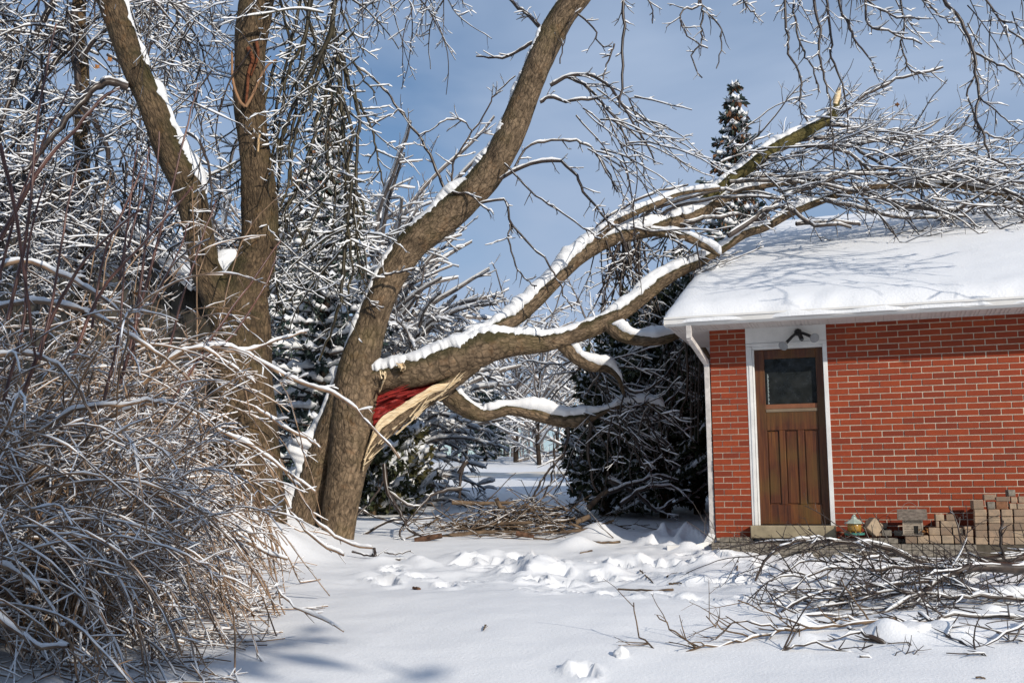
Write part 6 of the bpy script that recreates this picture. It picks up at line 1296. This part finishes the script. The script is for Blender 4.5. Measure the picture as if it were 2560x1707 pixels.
# lumps of dropped snow caught in the heap
rs = random.Random(8)
def lump(name, loc, s, label, group=None):
    bm = bmesh.new(); bmesh.ops.create_icosphere(bm, subdivisions=3, radius=1.0); k = rs.random() * 50
    for v in bm.verts:
        c = v.co.copy(); f = 1 + 0.55 * float(fbm(c.x * 1.5 + k, c.y * 1.5 + c.z * 1.3 + k, 3, 1)); v.co = Vector((c.x * s[0] * f, c.y * s[1] * f, max(c.z, -0.5) * s[2] * f))
    me = bpy.data.meshes.new(name); bm.to_mesh(me); bm.free()
    for p in me.polygons: p.use_smooth = True
    me.materials.append(SNOW_L); o = link(name, me); o.location = loc; tag(o, label, 'snow', group); return o
for i, (px, py, Y, sx, sz, lab) in enumerate([(2135, 1562, 8.1, 0.11, 0.045, 'snow pad on the pale branch inside the fallen heap'), (2390, 1402, 9.9, 0.17, 0.05, 'broad snow pad on the bough nearest the paver stacks'), (2430, 1427, 9.7, 0.15, 0.05, 'snow pad on the heavy dark bough'), (2290, 1622, 7.6, 0.14, 0.05, 'snow pad above the short snapped bough end'), (2480, 1545, 8.6, 0.13, 0.05, 'snow pad on the long straight bough near the picture edge'), (2255, 1512, 8.8, 0.10, 0.045, 'snow pad where two boughs cross in the fallen heap'), (2060, 1500, 8.6, 0.09, 0.045, 'small snow pad at the left tips of the fallen boughs'), (2350, 1570, 8.1, 0.13, 0.05, 'snow pad in the middle of the fallen heap'), (2180, 1455, 9.2, 0.10, 0.04, 'snow pad behind the crossing boughs'), (2520, 1470, 9.2, 0.15, 0.05, 'large snow pad between the two thickest boughs')]):
    x_, y_, z_ = at(px, py, Y); lump('snow_pad', (x_, y_, max(z_ - 0.03, gfast(x_, y_) - 0.01)), (sx, sx * 0.8, sz), lab)
# small debris on the open snow
sticks = [([(1545, 1475), (1600, 1478), (1640, 1480), (1682, 1477)], 4, 6, 'forked dry twig lying on the snow left of the fallen boughs'), ([(1600, 1428), (1612, 1440), (1632, 1458)], 4, 3, 'short bent twig sticking from the trodden snow'), ([(1672, 1462), (1690, 1461), (1704, 1461)], 5, 3, 'tiny dark twig on the snow near the forked one'), ([(1668, 1444), (1685, 1437), (1702, 1438)], 5, 4, 'flat brown bark sliver on the trodden snow'),
          ([(1468, 1352), (1500, 1358), (1550, 1356)], 4, 6, 'curved dark stick in the snow before the brush heap'), ([(1450, 1384), (1480, 1378)], 3, 4, 'small stick in the snow below the curved one'), ([(1208, 1578), (1216, 1566)], 3, 4, 'single twig stub standing in the smooth foreground snow'), ([(1845, 1405), (1840, 1450)], 3, 3, 'thin twig in the snow before the paver edging'), ([(2440, 1698), (2465, 1697)], 5, 4, 'small black twig at the bottom edge of the snow')]
for pts, a, b, lab in sticks:
    P = []
    for px, py in pts:
        d = ray(px, py); lo_, hi2 = 5.0, 20.0
        for _ in range(40):
            m_ = (lo_ + hi2) / 2
            if CAM_Z + d[2] * m_ > float(gz(d[0] * m_, m_)): lo_ = m_
            else: hi2 = m_
        P.append((d[0] * lo_, lo_, CAM_Z + d[2] * lo_ + 0.012))
    P = np.array(P); Rk = np.linspace(a, b, len(P)) * 0.5 * P[:, 1] / F_PX
    ls = []; along(ls, random.Random(len(lab)), None, [lev(0.05, 0.03, 0, 0, 5, (0.05, 0.16), 0.004, 0.8, 0.1), lev(0.04, 0.08, 0, 0.4, 0, (0.03, 0.06), 0.003)], P=P, R=Rk)
    tag(twig_mesh('twig', ls, 6, DEADW, None), lab, 'twig', 'twigs scattered on the snow')
for (px, py, Y, lab) in [(1037, 1457, 9.95, 'brown wood chip on the snow in the middle of the yard'), (1045, 1459, 9.9, 'pale wood chip beside the brown one')]:
    x_, y_, z_ = at(px, py, Y); z_ = float(gz(x_, y_)); o = MB().box((-0.022, -0.018, -0.008), (0.022, 0.018, 0.014)).build('wood_chip', m_log if 'brown' in lab else m_pale, None, 0.005)
    o.location = (x_, y_, z_ + 0.008); o.rotation_euler = (0.3, 0.25, 0.7); tag(o, lab, 'wood chip')
x_, y_, z_ = at(1550, 1632, 7.05); lump('snow_lump', (x_, y_, float(gz(x_, y_))), (0.05, 0.045, 0.055), 'lone clod of snow on the smooth foreground')
# clinging dry leaves
for i, (px, py, Y, lab) in enumerate([(275, 150, 12.3, 'dry orange leaf clinging beside the left mossy stem'), (243, 168, 12.3, 'lower dry leaf clinging beside the left mossy stem'), (342, 738, 8.0, 'dry leaf hanging amid the arching shrub'), (632, 1535, 7.4, 'curled dry leaf low on the front shrub'), (2242, 262, 15.0, 'dry leaf caught in the crown on the roof')]):
    tag(leaf(at(px, py, Y), 0.045 if i != 3 else 0.03), lab, 'leaf')
# evergreens behind the viewer that shade the left foreground
for i, (x_, y_, H, R) in enumerate([(4.6, -5.6, 19, 4.0), (1.7, -5.6, 18, 4.6)]):
    spruce('spruce', (x_, y_, gzf(x_, y_)), H, R, 30, ('tall spruce behind the viewer, nearer', 'tall spruce behind the viewer, farther')[i] + ' of the two shading the shrub', seed=300 + i, needles=10, size=0.42, snow=0.0, per=7, width=0.10, lowest=0.08, snowy=False)

# unseen house added behind the camera to block low sky and cut fill
vh, vi_ = thing('sky_blocking_house', (-4.0, -10.0, -1.2), 'long unseen brick house added behind the viewer to block low sky', 'house')
m_vb = m_plain('brown brick', (0.16, 0.075, 0.05), 0.8, 0.2, 0.2, 3)
MB().box((-10, -9, 0), (9, 0, 5.2)).build('wall', m_vb, vh)
MB().prism([(-9.6, 5.2), (0.6, 5.2), (-4.5, 7.6)], -10.5, 9.5, M=Matrix.Rotation(radians(90), 4, 'Z') @ Matrix.Scale(-1, 4, (0, 1, 0))).build('roof', m_plain('grey shingles', (0.08, 0.08, 0.08), 0.9), vh)
for wx in (-8, -4.5, -1, 2.5, 6):
    wf = MB().box((wx - 0.7, 0.002, 2.2), (wx + 0.7, 0.06, 3.7)).build('window', WHITE, vh, 0.01); MB().box((wx - 0.6, 0.062, 2.3), (wx + 0.6, 0.07, 3.6)).build('pane', m_glass, wf)
